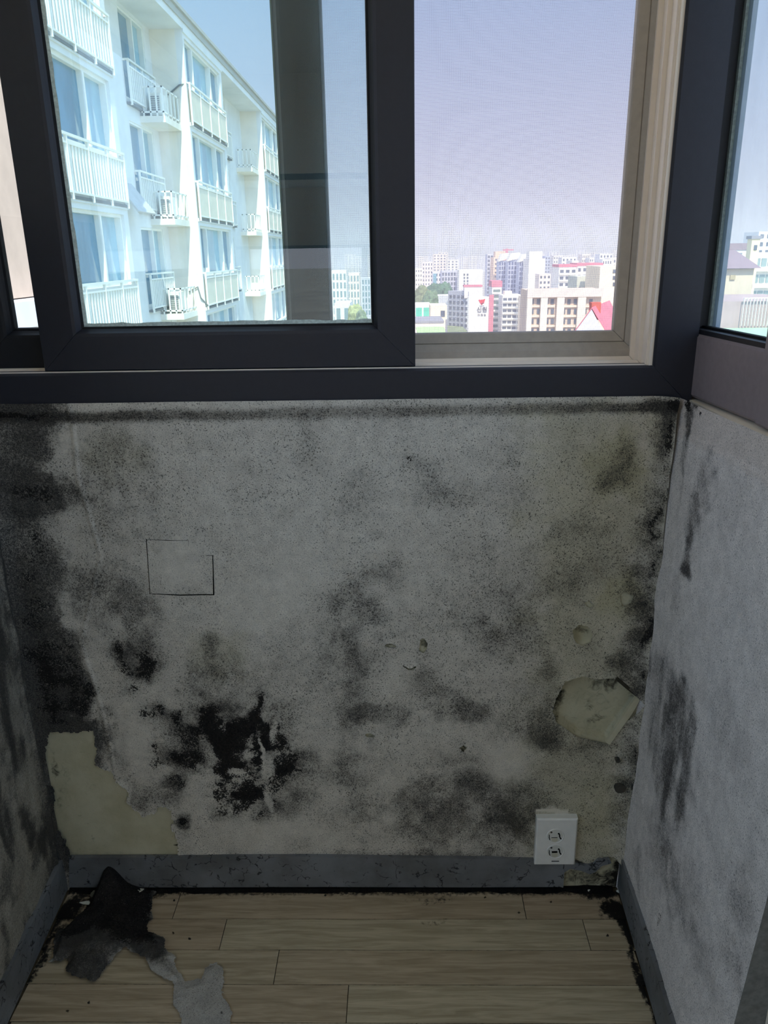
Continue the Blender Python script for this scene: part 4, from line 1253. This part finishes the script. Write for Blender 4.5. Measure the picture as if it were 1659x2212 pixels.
# plain end block nearest to us, ledge below
MB().box(RXX - .4, FX + .02, 6.0, 13.5, .62, roof_z).build('end_wall', M_PINK, apt)
MB().box(RXX - .4, FX + .45, 6.0, 13.5, .20, .60).build('end_ledge', plain('white_ledge', srgb(232, 232, 236), .8, .2, 2, .04), apt)
MB().box(RXX - .4, FX - .3, 6.0, 13.5, GZ, .20).build('end_wall', M_CREAM2, apt)
# roof slab with a projecting edge
mb = MB(); mb.box(-16, FX + .02, 2.0, 75, roof_z, 7.82); mb.build('roof_slab', M_CREAM2, apt)
mb = MB(); mb.box(-16, FX + .06, 2.0, 75, 7.82, 8.02).box(-16, FX + .12, 2.0, 75, 8.02, 8.12); mb.build('roof_edge', M_SLAB, apt)


def ac_unit(x, y, z, label):
    a = tag(empty('air_conditioner', (x, y, z)), label, 'air conditioner', 'outdoor air conditioners on the ledges')
    MB().box(x - .17, x + .17, y - .42, y + .42, z + .04, z + .62).build('casing', M_AC, a)
    MB().box(x - .15, x - .10, y - .36, y - .30, z, z + .04).box(x + .10, x + .15, y + .30, y + .36, z, z + .04).box(x - .15, x - .10, y + .30, y + .36, z, z + .04).box(x + .10, x + .15, y - .36, y - .30, z, z + .04).build('feet', M_BRACK, a)
    g = MB()
    for i in range(8):
        g.box(x - .13, x + .13, y - .435, y - .42, z + .12 + i * .055, z + .145 + i * .055)
    g.build('grille', M_BRACK, a)


for k, (z, lab) in enumerate(((LV[4], 'outdoor air conditioner on the top floor ledge in the near recess'), (LV[3], 'outdoor air conditioner on the middle ledge beside the sunlit fin wall'),
                              (LV[2], 'outdoor air conditioner on the lowest visible ledge of the near recess'))):
    ac_unit(RXX + .40, 23.75, z - 1.17, lab)
# drain pipes and slack cable across the fins
MB().tube([(RXX + .4, 24.84, LV[4] - .35), (FX - .2, 24.80, LV[4] - .1), (FX + .06, 24.95, LV[4] - .02)], .025, 6).build('drain_pipe', M_BRACK, apt)
MB().tube([(RXX + .5, 24.80, LV[2] - .6), (RXX + .8, 24.80, LV[2] - .45), (FX - .1, 24.78, LV[2] - .8), (FX + .08, 24.9, LV[2] - 1.05)], .025, 6).build('drain_pipe', M_BRACK, apt)
# folded awning over a window of the near recess
MB().prism([(RXX + .05, 20.0, 3.1), (RXX + .55, 20.2, 2.35), (RXX + .55, 21.7, 2.35), (RXX + .05, 21.4, 3.1)], (.04, 0, .03)).build('awning', plain('grey_awning', srgb(190, 190, 190), .8, .2, 3, .08), apt)

# ------------------------------------------------------------------ city
GROUND = -46.0
struct(MB().box(-5000, 5000, -3000, 6000, GROUND - 2, GROUND).build('ground', plain('city_ground', srgb(178, 172, 160), .95, .1, .02, .2)), 'hazy city ground far below')


def P3(px, py, dist):
    return on(px, py, 1, dist)


WALLC = {}
def wallmat(c):
    k = 'city_wall_%d_%d_%d' % c
    return plain(k, srgb(*c), .9, .1, .15, .05)


M_CWIN = plain('city_window_glass', srgb(92, 100, 112), .3, .5, .2, .25)
M_CWIN2 = plain('city_window_teal', srgb(96, 140, 148), .3, .5, .2, .2)
M_RED = plain('red_roof_metal', srgb(204, 122, 136), .6, .3, .3, .08)
M_CONC = plain('grey_city_concrete', srgb(150, 150, 156), .9, .1, .3, .08)


def tpart(t, name, px0, px1, pyt, dist, wall, depth, z0):
    a = P3(px0, pyt, dist); b = P3(px1, pyt, dist)
    return MB().box(a[0], b[0], dist, dist + depth, z0, (a[2] + b[2]) / 2).build(name, wall if not isinstance(wall, tuple) else wallmat(wall), t)


def tower(name, px0, px1, pyt, dist, label, wall, depth=14, rows=0, cols=0, winp=(.5, .55), floor_h=2.9, wm=M_CWIN, group=None, cat='building', single=False, cap=None, side=None, z0=GROUND, maxrows=None, bands=False, skew=0):
    a = P3(px0, pyt, dist); b = P3(px1, pyt, dist)
    x0, x1, zt = a[0], b[0], (a[2] + b[2]) / 2
    t = tag(empty(name, ((x0 + x1) / 2, dist, z0)), label, cat, group)
    mb = MB(); mb.prism([(x0, dist, z0), (x1, dist, z0), (x1 + skew, dist + depth, z0), (x0 + skew, dist + depth, z0)], (0, 0, zt - z0)); mb.build('walls', wallmat(wall), t)
    W = x1 - x0
    if cap:
        h, cc = cap
        MB().box(x0 - .2, x1 + .2, dist - .2, dist + depth + .2, zt, zt + h).build('roof', cc, t)
    if cols:
        n = int((zt - z0 - 2) / floor_h)
        if maxrows: n = min(n, maxrows)
        cw = W / cols
        if single:
            w_ = cw * winp[0]; h_ = floor_h * winp[1]
            me = MB().box(-w_ / 2, w_ / 2, -.12, .05, 0, h_).mesh('window'); fix_normals(me)
            for r in range(n):
                for c in range(cols):
                    part_mesh('window', me, wm, t, (x0 + (c + .5) * cw, dist, zt - 1.2 - r * floor_h - h_))
        else:
            m_ = MB()
            for r in range(n):
                for c in range(cols):
                    xc = x0 + (c + .5) * cw; zz = zt - 1.0 - r * floor_h
                    m_.box(xc - cw * winp[0] / 2, xc + cw * winp[0] / 2, dist - .15, dist + .05, zz - floor_h * winp[1], zz)
            o = m_.build('windows', wm, t); o['kind'] = 'stuff'
        if bands:
            m_ = MB()
            for r in range(n):
                zz = zt - 1.0 - r * floor_h - floor_h * winp[1] - .1
                m_.box(x0 + W * .02, x1 - W * .02, dist - 1.0, dist, zz - .75, zz)
            o = m_.build('balcony_bands', wallmat((240, 238, 232)), t); o['kind'] = 'stuff'
    return t, x0, x1, zt


# --- beige five-storey block with pillars
D = 225
t, x0, x1, zt = tower('office_block', 1139, 1300, 626, D, 'beige low block with four tall pillars and recessed windows, right of the white balcony flats', (206, 186, 170), 12)
def bxp(px0, px1, py0, py1, d0, d1, nm, m, par):
    a = P3(px0, py0, D); b = P3(px1, py1, D)
    return MB().box(a[0], b[0], D + d0, D + d1, min(a[2], b[2]), max(a[2], b[2])).build(nm, m, par)
for a, b in ((1138, 1142), (1167, 1174), (1202, 1209), (1247, 1254)):
    bxp(a, b, 640, 800, -1.4, .1, 'pillar', wallmat((226, 212, 196)), t)
bxp(1138, 1300, 625, 640, -1.5, .1, 'parapet', wallmat((214, 200, 190)), t)
for cols_ in ((1149, 1163), (1181, 1193), (1217, 1229, 1243), (1263, 1276)):
    for r in range(5):
        py = 646 + r * 21.3
        for c in cols_:
            bxp(c - 3.2, c + 3.2, py, py + 11, -.18, .05, 'window', M_CWIN, t)
        if r < 4:
            bxp(cols_[0] - 5, cols_[-1] + 5, py + 13.5, py + 17.5, -.5, .05, 'spandrel', wallmat((222, 206, 188)), t)

# --- penthouse and cream block above it
t, *_ = tower('rooftop_house', 1247, 1299, 597, 262, 'grey-green rooftop block with three slit windows behind the beige block', (196, 200, 188), 14)
for (a, b) in ((1250, 1253.5), (1261, 1264.5), (1272, 1275.5), (1282, 1294)):
    q = P3(a, 620, 262); r_ = P3(b, 628.5, 262)
    MB().box(q[0], r_[0], 261.85, 262.05, r_[2], q[2]).build('window', M_CWIN, t)
t, *_ = tower('cream_apartment', 1297, 1352, 575, 240, 'cream end wall of flats beside the grey-green rooftop block', (240, 226, 200), 18)
for r in range(3):
    q = P3(1324, 582 + r * 14, 240); r_ = P3(1333, 590 + r * 14, 240)
    MB().box(q[0], r_[0], 239.85, 240.05, r_[2], q[2]).build('window', M_CWIN, t)

# --- red roofed house with grey gable
D2 = 95
ap = P3(1278, 668, D2); bl = P3(1238, 722, D2); br = P3(1306, 722, D2); rr = P3(1362, 664, D2)
hs = tag(empty('gable_house', (ap[0], D2, GROUND)), 'house with red roof, chimney and pale grey gable at the screen corner', 'house')
MB().prism([(bl[0], D2, GROUND), (bl[0], D2, bl[2]), (ap[0], D2, ap[2]), (br[0], D2, br[2]), (br[0], D2, GROUND)], (0, .3, 0)).build('gable_wall', wallmat((206, 208, 222)), hs)
MB().prism([(ap[0], D2 - .1, ap[2] + .1), (br[0] + .2, D2 - .1, br[2] + .1), (br[0] + 5.5, D2 + 13, br[2] + .1), (ap[0] + 5.5, D2 + 13, ap[2] + .1)], (0, 0, .15)).build('roof', M_RED, hs)
MB().prism([(ap[0], D2 - .1, ap[2] + .1), (bl[0], D2 - .1, bl[2] + .1), (bl[0] + 5.5, D2 + 13, bl[2] + .1), (ap[0] + 5.5, D2 + 13, ap[2] + .1)], (0, 0, .15)).build('roof', M_RED, hs)
q = P3(1276, 653, D2 + 3); r_ = P3(1295, 672, D2 + 3)
MB().box(q[0], r_[0], D2 + 2.4, D2 + 3.6, r_[2] - 1, q[2]).build('chimney', plain('red_brick', srgb(190, 104, 92), .9, .1, 2, .1), hs)

# --- tower with the emblem
D3 = 400
t, x0, x1, zt = tower('sign_tower', 1013, 1060, 641, D3, 'white tower with a red W emblem and dark Korean lettering on its end wall', (244, 242, 242), 30, skew=-18)
q = P3(968, 628, D3 + 12); r_ = P3(1013, 628, D3 + 1)
mb = MB(); mb.prism([(q[0], D3 + 12, GROUND), (r_[0], D3 + .5, GROUND), (r_[0], D3 + 12, GROUND)], (0, 0, q[2] - GROUND)); mb.build('wing', wallmat((176, 178, 188)), t)
m_ = MB(); wdir = np.array([r_[0] - q[0], -11.5, 0]); ln = np.linalg.norm(wdir); wdir /= ln; nrm = np.array([wdir[1], -wdir[0], 0]) * (1 if wdir[1] * 0 - wdir[0] < 0 else -1)
for rr_ in range(16):
    for c in range(5):
        s0 = ln * (.06 + c * .19); zz = q[2] - 2 - rr_ * 2.8
        a = np.array([q[0], D3 + 12, 0]) + wdir * s0; b = a + wdir * ln * .11
        m_.prism([(a[0], a[1], zz - 1.5), (b[0], b[1], zz - 1.5), (b[0], b[1], zz), (a[0], a[1], zz)], tuple(-abs(.35) * np.array([0, 1, 0])))
o = m_.build('windows', M_CWIN, t); o['kind'] = 'stuff'
a = P3(1003, 620, D3 + 2); b = P3(1040, 641, D3 + 2)
MB().box(a[0], b[0], D3 + 1, D3 + 8, b[2] - .5, a[2]).build('lift_house', wallmat((236, 226, 226)), t)
MB().box(a[0] - .3, b[0] + .3, D3 + .8, D3 + 8.2, a[2], a[2] + .9).build('roof_trim', M_RED, t)
a = P3(1057, 637, D3 - .5); b = P3(1062.5, 800, D3 - .5)
MB().box(a[0], b[0], D3 - .6, D3 + .5, GROUND, a[2]).build('red_stripe', M_RED, t)
# red emblem: a bold W of three slanted strokes, a thin rule and two lines of lettering below
M_EMB = plain('emblem_red', srgb(222, 40, 44), .6, .3, 2, .05)
M_LET = plain('lettering_grey', srgb(92, 90, 96), .7, .2, 2, .05)
def fp(px, py): p_ = P3(px, py, D3 - .25); return (p_[0], D3 - .25, p_[2])
for pts in ([(1033.5, 648), (1037, 647), (1041.5, 656.5), (1039, 658)], [(1037.8, 648), (1042, 646.5), (1044.5, 655), (1041.5, 657.5)], [(1043, 647), (1048.5, 645.5), (1045.5, 656), (1043, 654)], [(1039.5, 655.5), (1044.5, 654.5), (1041.5, 658.5), (1040, 658.5)]):
    MB().prism([fp(*p_) for p_ in pts], (0, .2, 0)).build('emblem', M_EMB, t)
MB().prism([fp(*p_) for p_ in [(1036, 660.5), (1046, 660), (1046, 660.8), (1036, 661.3)]], (0, .2, 0)).build('emblem_rule', M_LET, t)


def text(body, px, py, hpx, dist, mat, parent, name, spacing=1.0):
    cu = bpy.data.curves.new(name, 'FONT'); cu.body = body; cu.align_x = 'CENTER'; cu.align_y = 'CENTER'
    sc = hpx / F * dist
    cu.size = sc; cu.extrude = .05; cu.offset = sc * .02; cu.space_character = spacing
    o = bpy.data.objects.new(name, cu); COL.objects.link(o)
    dg = bpy.context.evaluated_depsgraph_get()
    me = bpy.data.meshes.new_from_object(o.evaluated_get(dg))
    bpy.data.objects.remove(o)
    p_ = P3(px, py, dist)
    me.transform(Matrix.Rotation(math.pi / 2, 4, 'X'))
    me.materials.clear(); me.materials.append(mat)
    t_ = bpy.data.objects.new(name, me); COL.objects.link(t_); t_.parent = parent
    w = WLOC[parent]; t_.location = (p_[0] - w[0], p_[1] - w[1], p_[2] - w[2])
    return t_


text('신원', 1041, 669.5, 12, D3 - .3, M_LET, t, 'lettering', 1.05)
text('아파트', 1041, 681, 5.5, D3 - .3, M_LET, t, 'lettering', 1.5)

# --- flats next to it
t, *_ = tower('balcony_flats', 1063, 1084, 620, 415, 'narrow flats with a red roof edge and green balconies right of the emblem tower', (238, 232, 226), 14, cols=1, winp=(.72, .5), wm=plain('green_balcony', srgb(112, 128, 122), .5, .4, .3, .2), single=True, cap=(3.0, M_RED), floor_h=2.95, maxrows=12, bands=True)
t, *_ = tower('balcony_flats', 1086, 1128, 638, 395, 'white flats with stacked balcony bands left of the beige block', (242, 238, 230), 16, cols=4, winp=(.8, .52), single=True, floor_h=2.75, maxrows=9, bands=True)
tower('stair_block', 1128, 1139.5, 641, 378, 'cream stair block joined to the white balcony flats', (240, 224, 204), 12, cols=1, winp=(.5, .3), single=True, floor_h=9, maxrows=2)
tower('roof_plant', 1090, 1106, 629, 402, 'small pink lift house on the white balcony flats', (238, 218, 206), 6, z0=P3(1090, 640, 402)[2] - 1)

# --- cluster of striped high-rises
D4 = 560
tower('striped_tower', 1053, 1066, 549, D4 + 80, 'slim grey tower with bluish window columns, left of the peach one', (196, 198, 212), 14, cols=2, winp=(.7, .6), floor_h=3)
t, *_ = tower('striped_tower', 1066.5, 1077.5, 556, D4 + 40, 'peach coloured high-rise with a boxy top in the middle of the skyline', (240, 204, 178), 20, cols=1, winp=(.4, .4), floor_h=3)
tpart(t, 'crown', 1070, 1092, 543, D4 + 62, (236, 196, 170), 10, P3(1070, 590, D4 + 62)[2])
for k, (a, b, pt, lab) in enumerate(((1078, 1098, 563, 'first dark-windowed slab of the stepped white high-rise row'), (1098, 1123, 562, 'second dark-windowed slab of the stepped high-rise row, beside the middle notch'),
                                     (1122, 1143, 564, 'third dark-windowed slab of the stepped high-rise row, next to the blank end wall'))):
    t, x0, x1, zt = tower('striped_tower', a, b, pt, D4 + 18 - k * 17, lab, (190, 194, 212), 14, cols=4, winp=(.66, .7), floor_h=3.0, wm=plain('blue_window_glass', srgb(84, 96, 128), .3, .5, .2, .2))
    q0 = P3(a - .5, pt - 16, D4 + 17 - k * 17); q1 = P3(b + .5, pt - 2, D4 + 17 - k * 17)
    MB().prism([(q0[0], D4 + 17 - k * 17, q1[2] - 1.2), (q1[0], D4 + 17 - k * 17, q1[2] + 1), (q1[0], D4 + 17 - k * 17, q0[2]), (q0[0] + 2, D4 + 17 - k * 17, q0[2] - .5)], (0, 10, 0)).build('crown', wallmat((246, 242, 232)), t)
    q0 = P3(b - 5, pt + 1, D4 + 17 - k * 17); q1 = P3(b - 1, pt + 14, D4 + 17 - k * 17)
    MB().box(q0[0], q1[0], D4 + 16.5 - k * 17, D4 + 17.5 - k * 17, q1[2], q0[2]).build('white_fin', wallmat((246, 242, 232)), t)
t, *_ = tower('blank_tower', 1143, 1178, 559, D4 - 42, 'white high-rise with a broad blank end wall in the skyline', (246, 238, 228), 24)
tpart(t, 'crown', 1144, 1172, 543, D4 - 38, (244, 240, 230), 14, P3(1150, 562, D4 - 38)[2])
tower('small_flats', 1165, 1190, 592, 470, 'low pink flats in front of the blank high-rise', (240, 224, 212), 14, cols=3, winp=(.5, .45), floor_h=3, maxrows=9)
# crane on the peach tower
q = P3(1095, 540, D4 + 50)
cr2 = tag(empty('tower_crane', (q[0], D4 + 50, q[2] - 8)), 'small red tower crane above the peach high-rise', 'crane')
MB().box(q[0] - .8, q[0] + .8, D4 + 49.4, D4 + 50.6, q[2] - 12, q[2] + 1).build('mast', M_RED, cr2)
MB().box(q[0] - 3, q[0] + 5, D4 + 49.6, D4 + 50.4, q[2] - .4, q[2] + .5).build('jib', M_RED, cr2)

# --- left cluster
tower('slab_block', 954, 992, 585, 520, 'grey slab block with vertical window columns, left of the white flats', (190, 190, 206), 16, cols=6, winp=(.6, .65), floor_h=3)
t, *_ = tower('white_flats', 992, 1043, 583, 500, 'white flats with two columns of dark windows behind the emblem tower', (242, 240, 232), 16)
for cx2 in (1003, 1010):
    for r in range(4):
        q = P3(cx2 - 1.6, 591 + r * 7, 500); r_ = P3(cx2 + 1.6, 595.5 + r * 7, 500)
        MB().box(q[0], r_[0], 499.8, 500.1, r_[2], q[2]).build('window', M_CWIN, t)
t, *_ = tower('teal_tower', 935, 953, 588, 545, 'pale tower with a teal glass strip on its left edge', (222, 218, 226), 14, cols=3, winp=(.4, .5), floor_h=3)
tpart(t, 'glass_strip', 936, 943, 591, 544.5, (110, 156, 170), .6, GROUND)
tower('pale_tower', 912, 935, 566, 640, 'pale pink tower at the left of the screen view', (236, 220, 216), 14, cols=4, winp=(.4, .5), floor_h=3)
tower('pale_tower', 897, 912, 580, 560, 'cream tower cut off by the dark sash edge', (240, 230, 214), 14, cols=3, winp=(.4, .4), floor_h=3)
tower('pale_tower', 936, 964, 549, 900, 'tall pale tower with an orange corner in the left skyline', (236, 218, 208), 20, cols=4, winp=(.5, .5), floor_h=3)
tower('pale_tower', 966, 990, 562, 950, 'cream stepped tower in the left skyline', (238, 232, 220), 20, cols=3, winp=(.5, .5), floor_h=3)
t, *_ = tower('green_glass_block', 880, 930, 658, 330, 'low block with green glass front beside the dark sash', (236, 236, 230), 16, cols=3, winp=(.8, .8), floor_h=7, wm=plain('green_curtain_wall', srgb(96, 196, 170), .3, .5, .3, .1), single=True, maxrows=1)
t, *_ = tower('cream_house', 930, 966, 660, 300, 'cream low building with one dark window below the slab block', (240, 224, 196), 14)
q = P3(952, 671, 300); r_ = P3(961, 684, 300)
MB().box(q[0], r_[0], 299.8, 300.1, r_[2], q[2]).build('window', M_CWIN, t)
tower('low_hall', 890, 958, 698, 250, 'low cream hall roof beside the green sports pitch', (238, 226, 214), 20, cap=(.6, M_CONC))
q = P3(902, 712, 225); r_ = P3(956, 707, 250)
tag(MB().box(q[0], r_[0], 226, 246, P3(930, 712, 236)[2] - .4, P3(930, 712, 236)[2]).build('sports_pitch', plain('bright_green_turf', srgb(172, 204, 148), .9, .1, .4, .1)), 'bright green pitch on a roof at the bottom left of the screen', 'pitch')
q = P3(964.5, 690, 215)
tag(MB().tube([(q[0], 215, GROUND), (q[0], 215, q[2])], .28, 8).build('lamp_mast', M_CONC), 'thin dark mast in front of the emblem tower', 'mast')

# --- right background
t, x0, x1, zt = tower('red_roof_flats', 1208, 1246, 577, 380, 'white flats with a red roof strip above the beige block', (242, 238, 232), 16, cols=3, winp=(.62, .5), floor_h=3.0, cap=(1.2, M_RED), single=True, maxrows=4, bands=True)
tower('red_roof_flats', 1247, 1302, 574, 385, 'longer white flats with a red roof strip, right of the shorter one', (240, 232, 226), 16, cols=5, winp=(.5, .5), floor_h=3.0, cap=(1.2, M_RED), maxrows=4)
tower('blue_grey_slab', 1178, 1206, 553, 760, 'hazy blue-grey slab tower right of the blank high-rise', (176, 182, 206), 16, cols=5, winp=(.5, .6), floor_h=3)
WL_ = ['white stepped tower just right of the blue-grey slab', 'broad white block above the shorter red-roofed flats', 'narrow tall white tower in the middle of the right skyline', 'white tower right of the narrow tall one',
       'tall white tower with a square top near the screen frame', 'white block against the beige screen frame', 'small white block over the end of the shorter red strip', 'white block below the square-topped tower']
whites = [(1196, 1216, 552, 640), (1214, 1246, 556, 600), (1258, 1274, 549, 610), (1274, 1292, 557, 590), (1296, 1324, 548, 560), (1318, 1345, 558, 520), (1236, 1250, 563, 420), (1302, 1322, 560, 470)]
for i, (a, b, c, d) in enumerate(whites):
    tower('white_highrise', a, b, c, d, WL_[i], [(240, 234, 228), (236, 236, 238), (244, 232, 222)][i % 3], 14, cols=4, winp=(.45, .5), floor_h=3, group='white high-rises on the right skyline')
# --- hazy far skyline
rs = random.Random(5)
px = 700
i = 0
while px < 1345:
    w = rs.uniform(11, 24); d = rs.uniform(1300, 2300)
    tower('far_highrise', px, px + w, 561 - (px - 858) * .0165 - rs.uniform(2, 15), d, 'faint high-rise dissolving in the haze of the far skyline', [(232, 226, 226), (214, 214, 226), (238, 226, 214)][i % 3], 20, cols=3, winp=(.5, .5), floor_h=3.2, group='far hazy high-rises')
    px += w * rs.uniform(.7, 1.3); i += 1
for k, (a, b, c, d, lab, colr) in enumerate(((716, 748, 584, 300, 'white low-rise with green glass columns behind the tinted glass', (240, 238, 230)), (749, 776, 590, 325, 'cream blank-walled low-rise left of the sash stile', (240, 228, 214)),
                                              (722, 756, 655, 200, 'white building with big grid windows at the foot of the tinted pane', (236, 238, 238)), (774, 800, 600, 420, 'grey flats cut by the sash stile', (214, 214, 222)))):
    tower('low_rise', a, b, c, d, lab, colr, 12, cols=4 if k != 2 else 2, winp=(.5, .7), floor_h=3.1 if k != 2 else 4, wm=plain('dull_green_glass', srgb(130, 154, 156), .3, .5, .3, .15), single=(k in (0, 2)), maxrows=6)
# hills on the horizon
mb = MB(); n = 60
for i in range(n + 1):
    a = -1800 + 3900 * i / n
    h_ = 1.2 + 55 * (fbm(np.array([a * .0009]), np.array([2.]), 1, 4, 77)[0]) ** 1.5 + 34 * math.exp(-((a + 210) / 260) ** 2)
    mb.v += [(a, 3000, GROUND), (a, 3400, h_), (a, 4200, GROUND)]
for i in range(n):
    for k in range(2):
        b = i * 3 + k; mb.f.append((b, b + 3, b + 4, b + 1))
struct(mb.build('hills', plain('wooded_hill', srgb(96, 112, 104), .95, .1, .01, .2)), 'faint blue hills on the horizon')


def tree(px, py, dist, r, lab, colr, foot):
    p_ = P3(px, py, dist); t = tag(empty('tree', (p_[0], dist, foot)), lab, 'tree', 'trees between the buildings')
    MB().tube([(p_[0], dist, foot), (p_[0], dist, p_[2])], .05 * r, 6).build('trunk', plain('tree_bark', srgb(90, 76, 60), .9, .1, 2, .2), t)
    import bmesh
    bm = bmesh.new(); bmesh.ops.create_icosphere(bm, subdivisions=4, radius=r)
    for v in bm.verts:
        k_ = .62 + .75 * fbm(np.array([v.co.x / r * 2 + px + v.co.y / r]), np.array([v.co.z / r * 2 + v.co.y / r * 1.3]), 1.3, 3, 3)[0]; v.co *= k_; v.co.z *= 1.5
    me = bpy.data.meshes.new('crown'); bm.to_mesh(me); bm.free(); me.materials.append(plain('foliage_%d_%d' % (colr[0], colr[1]), srgb(*colr), .9, .1, .8, .3))
    part_mesh('crown', me, None, t, (p_[0], dist, p_[2]))


M_SLOPE = plain('planted_slope', srgb(126, 138, 104), .95, .1, .3, .2)
FOOT1 = P3(930, 652, 420)[2] - 11.5
FOOT2 = P3(775, 688, 178)[2] - 3.6
qa, qb = P3(880, 652, 480), P3(978, 652, 480)
struct(MB().box(qa[0], qb[0], 372, 432, GROUND, FOOT1).box(qa[0], qb[0] - 10, 432, 482, GROUND, FOOT1 - .01).build('terrace_upper', M_SLOPE), 'planted slope behind the low buildings')
qa, qb = P3(764, 690, 178), P3(830, 690, 178)
struct(MB().box(qa[0], qb[0], 164, 194, GROUND, FOOT2).build('terrace_lower', M_SLOPE), 'planted terrace at the foot of the tinted pane')
for a in ((944, 651, 450, 7, 'dark green tree clump under the slab block', (80, 112, 84)), (959, 648, 475, 6, 'green tree right of the dark clump, beside the emblem tower', (86, 120, 92)), (912, 652, 400, 5, 'small dull tree above the green glass block', (120, 130, 96)),
          (928, 656, 380, 4, 'round tree between the green glass block and the cream house', (104, 128, 96)), (770, 684, 185, 1.9, 'yellow-green tree at the bottom of the tinted pane', (176, 180, 128)), (782, 692, 170, 1.3, 'grey-green tree touching the sash corner', (140, 152, 124))):
    tree(*a, foot=FOOT1 if a[2] > 300 else FOOT2)

# --- seen through the side window: hip-roofed house, terrace, flats
D5 = 60
t, x0, x1, zt = tower('hip_roof_house', 1530, 1629, 581, D5, 'cream house with a mauve hipped roof outside the side window', (212, 202, 180), 16)
a = P3(1530, 581, D5); b = P3(1632, 579, D5); r0 = P3(1548, 541, D5 + 6); r1 = P3(1588, 540, D5 + 6)
zt = (a[2] + b[2]) / 2
mb = MB(); mb.v = [(a[0] - .4, D5 - .4, zt), (b[0] + .3, D5 - .4, zt), (b[0] + .3, D5 + 15, zt), (a[0] - .4, D5 + 15, zt), (r0[0] - 3, D5 + 6, r0[2]), (r1[0], D5 + 6, r1[2])]
mb.f = [(0, 1, 5, 4), (1, 2, 5), (2, 3, 4, 5), (3, 0, 4), (0, 3, 2, 1)]
M_MAUVE = plain('mauve_roof', srgb(150, 132, 138), .8, .2, .6, .05)
mb.build('roof', M_MAUVE, t)
q = P3(1577, 594, D5); r_ = P3(1587, 604, D5)
MB().box(q[0], r_[0], D5 - .1, D5 + .05, r_[2], q[2]).build('vent', plain('vent_grey', srgb(180, 170, 140), .8, .2, 2, .1), t)
ter = tag(empty('roof_terrace', (P3(1590, 690, 40)[0], 45, GROUND)), 'brownish roof terrace with green floor coating below the hip-roofed house', 'terrace')
q = P3(1525, 652, 50); r_ = P3(1760, 706, 50)
MB().box(q[0], r_[0], 50, 58, GROUND, q[2]).build('parapet_wall', plain('mauve_brown_wall', srgb(178, 160, 158), .9, .1, .8, .06), ter)
MB().box(q[0], r_[0] + 6, 36, 50, GROUND, r_[2]).build('deck', plain('green_roof_coating', srgb(168, 200, 172), .7, .2, .6, .06), ter)
mb = MB()
for i in range(13):
    p_ = P3(1604 + i * 7, 672, 49.8); mb.box(p_[0] - .02, p_[0] + .02, 49.7, 49.8, p_[2] - .9, p_[2] + .8)
p_ = P3(1604, 672, 49.8); p2 = P3(1700, 672, 49.8)
mb.box(p_[0], p2[0], 49.7, 49.8, p_[2] + .76, p_[2] + .82)
mb.build('railing', M_RAIL, ter)
t, x0, x1, zt = tower('terraced_flats', 1604, 1730, 545, 150, 'white flats with close balcony rows behind the hip-roofed house', (232, 234, 226), 3, cols=9, winp=(.78, .5), floor_h=2.9, maxrows=12, bands=True, wm=plain('pale_green_glass', srgb(140, 160, 158), .3, .5, .3, .1))
tower('lift_tower', 1625, 1643, 516, 140, 'cream lift tower rising above the white terraced flats', (232, 222, 186), 1.8, cols=1, winp=(.35, .25), floor_h=3.2, cap=(.5, M_CONC))
tower('low_flats', 1575, 1628, 540, 190, 'pale flats with a mauve roof behind the hipped roof', (228, 230, 226), 3, cols=5, winp=(.6, .5), floor_h=2.9, maxrows=4, cap=(1.5, M_MAUVE))
for i, (a, b, c, d) in enumerate(((1560, 1590, 556, 500), (1640, 1700, 500, 330))):
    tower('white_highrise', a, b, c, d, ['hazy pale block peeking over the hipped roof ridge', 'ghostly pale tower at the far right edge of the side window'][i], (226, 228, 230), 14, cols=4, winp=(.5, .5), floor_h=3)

# ------------------------------------------------------------------ haze over the city
m, t_, N, L, out = nt('city_haze')
vsn = N.new('ShaderNodeVolumeScatter'); vsn.inputs['Density'].default_value = 0.00065; vsn.inputs['Color'].default_value = (0.92, 0.88, 1.0, 1); vsn.inputs['Anisotropy'].default_value = 0.0
vab = N.new('ShaderNodeVolumeAbsorption'); vab.inputs['Density'].default_value = 0.00026; vab.inputs['Color'].default_value = (0.15, 0.15, 0.12, 1)
vad = N.new('ShaderNodeAddShader'); L.new(vsn.outputs[0], vad.inputs[0]); L.new(vab.outputs[0], vad.inputs[1])
L.new(vad.outputs[0], out.inputs['Volume'])
hz = MB().box(-2500, 2500, 46, 4300, GROUND + .5, 70).build('haze', m)
hz['kind'] = 'structure'; hz['label'] = 'pale haze hanging over the city'
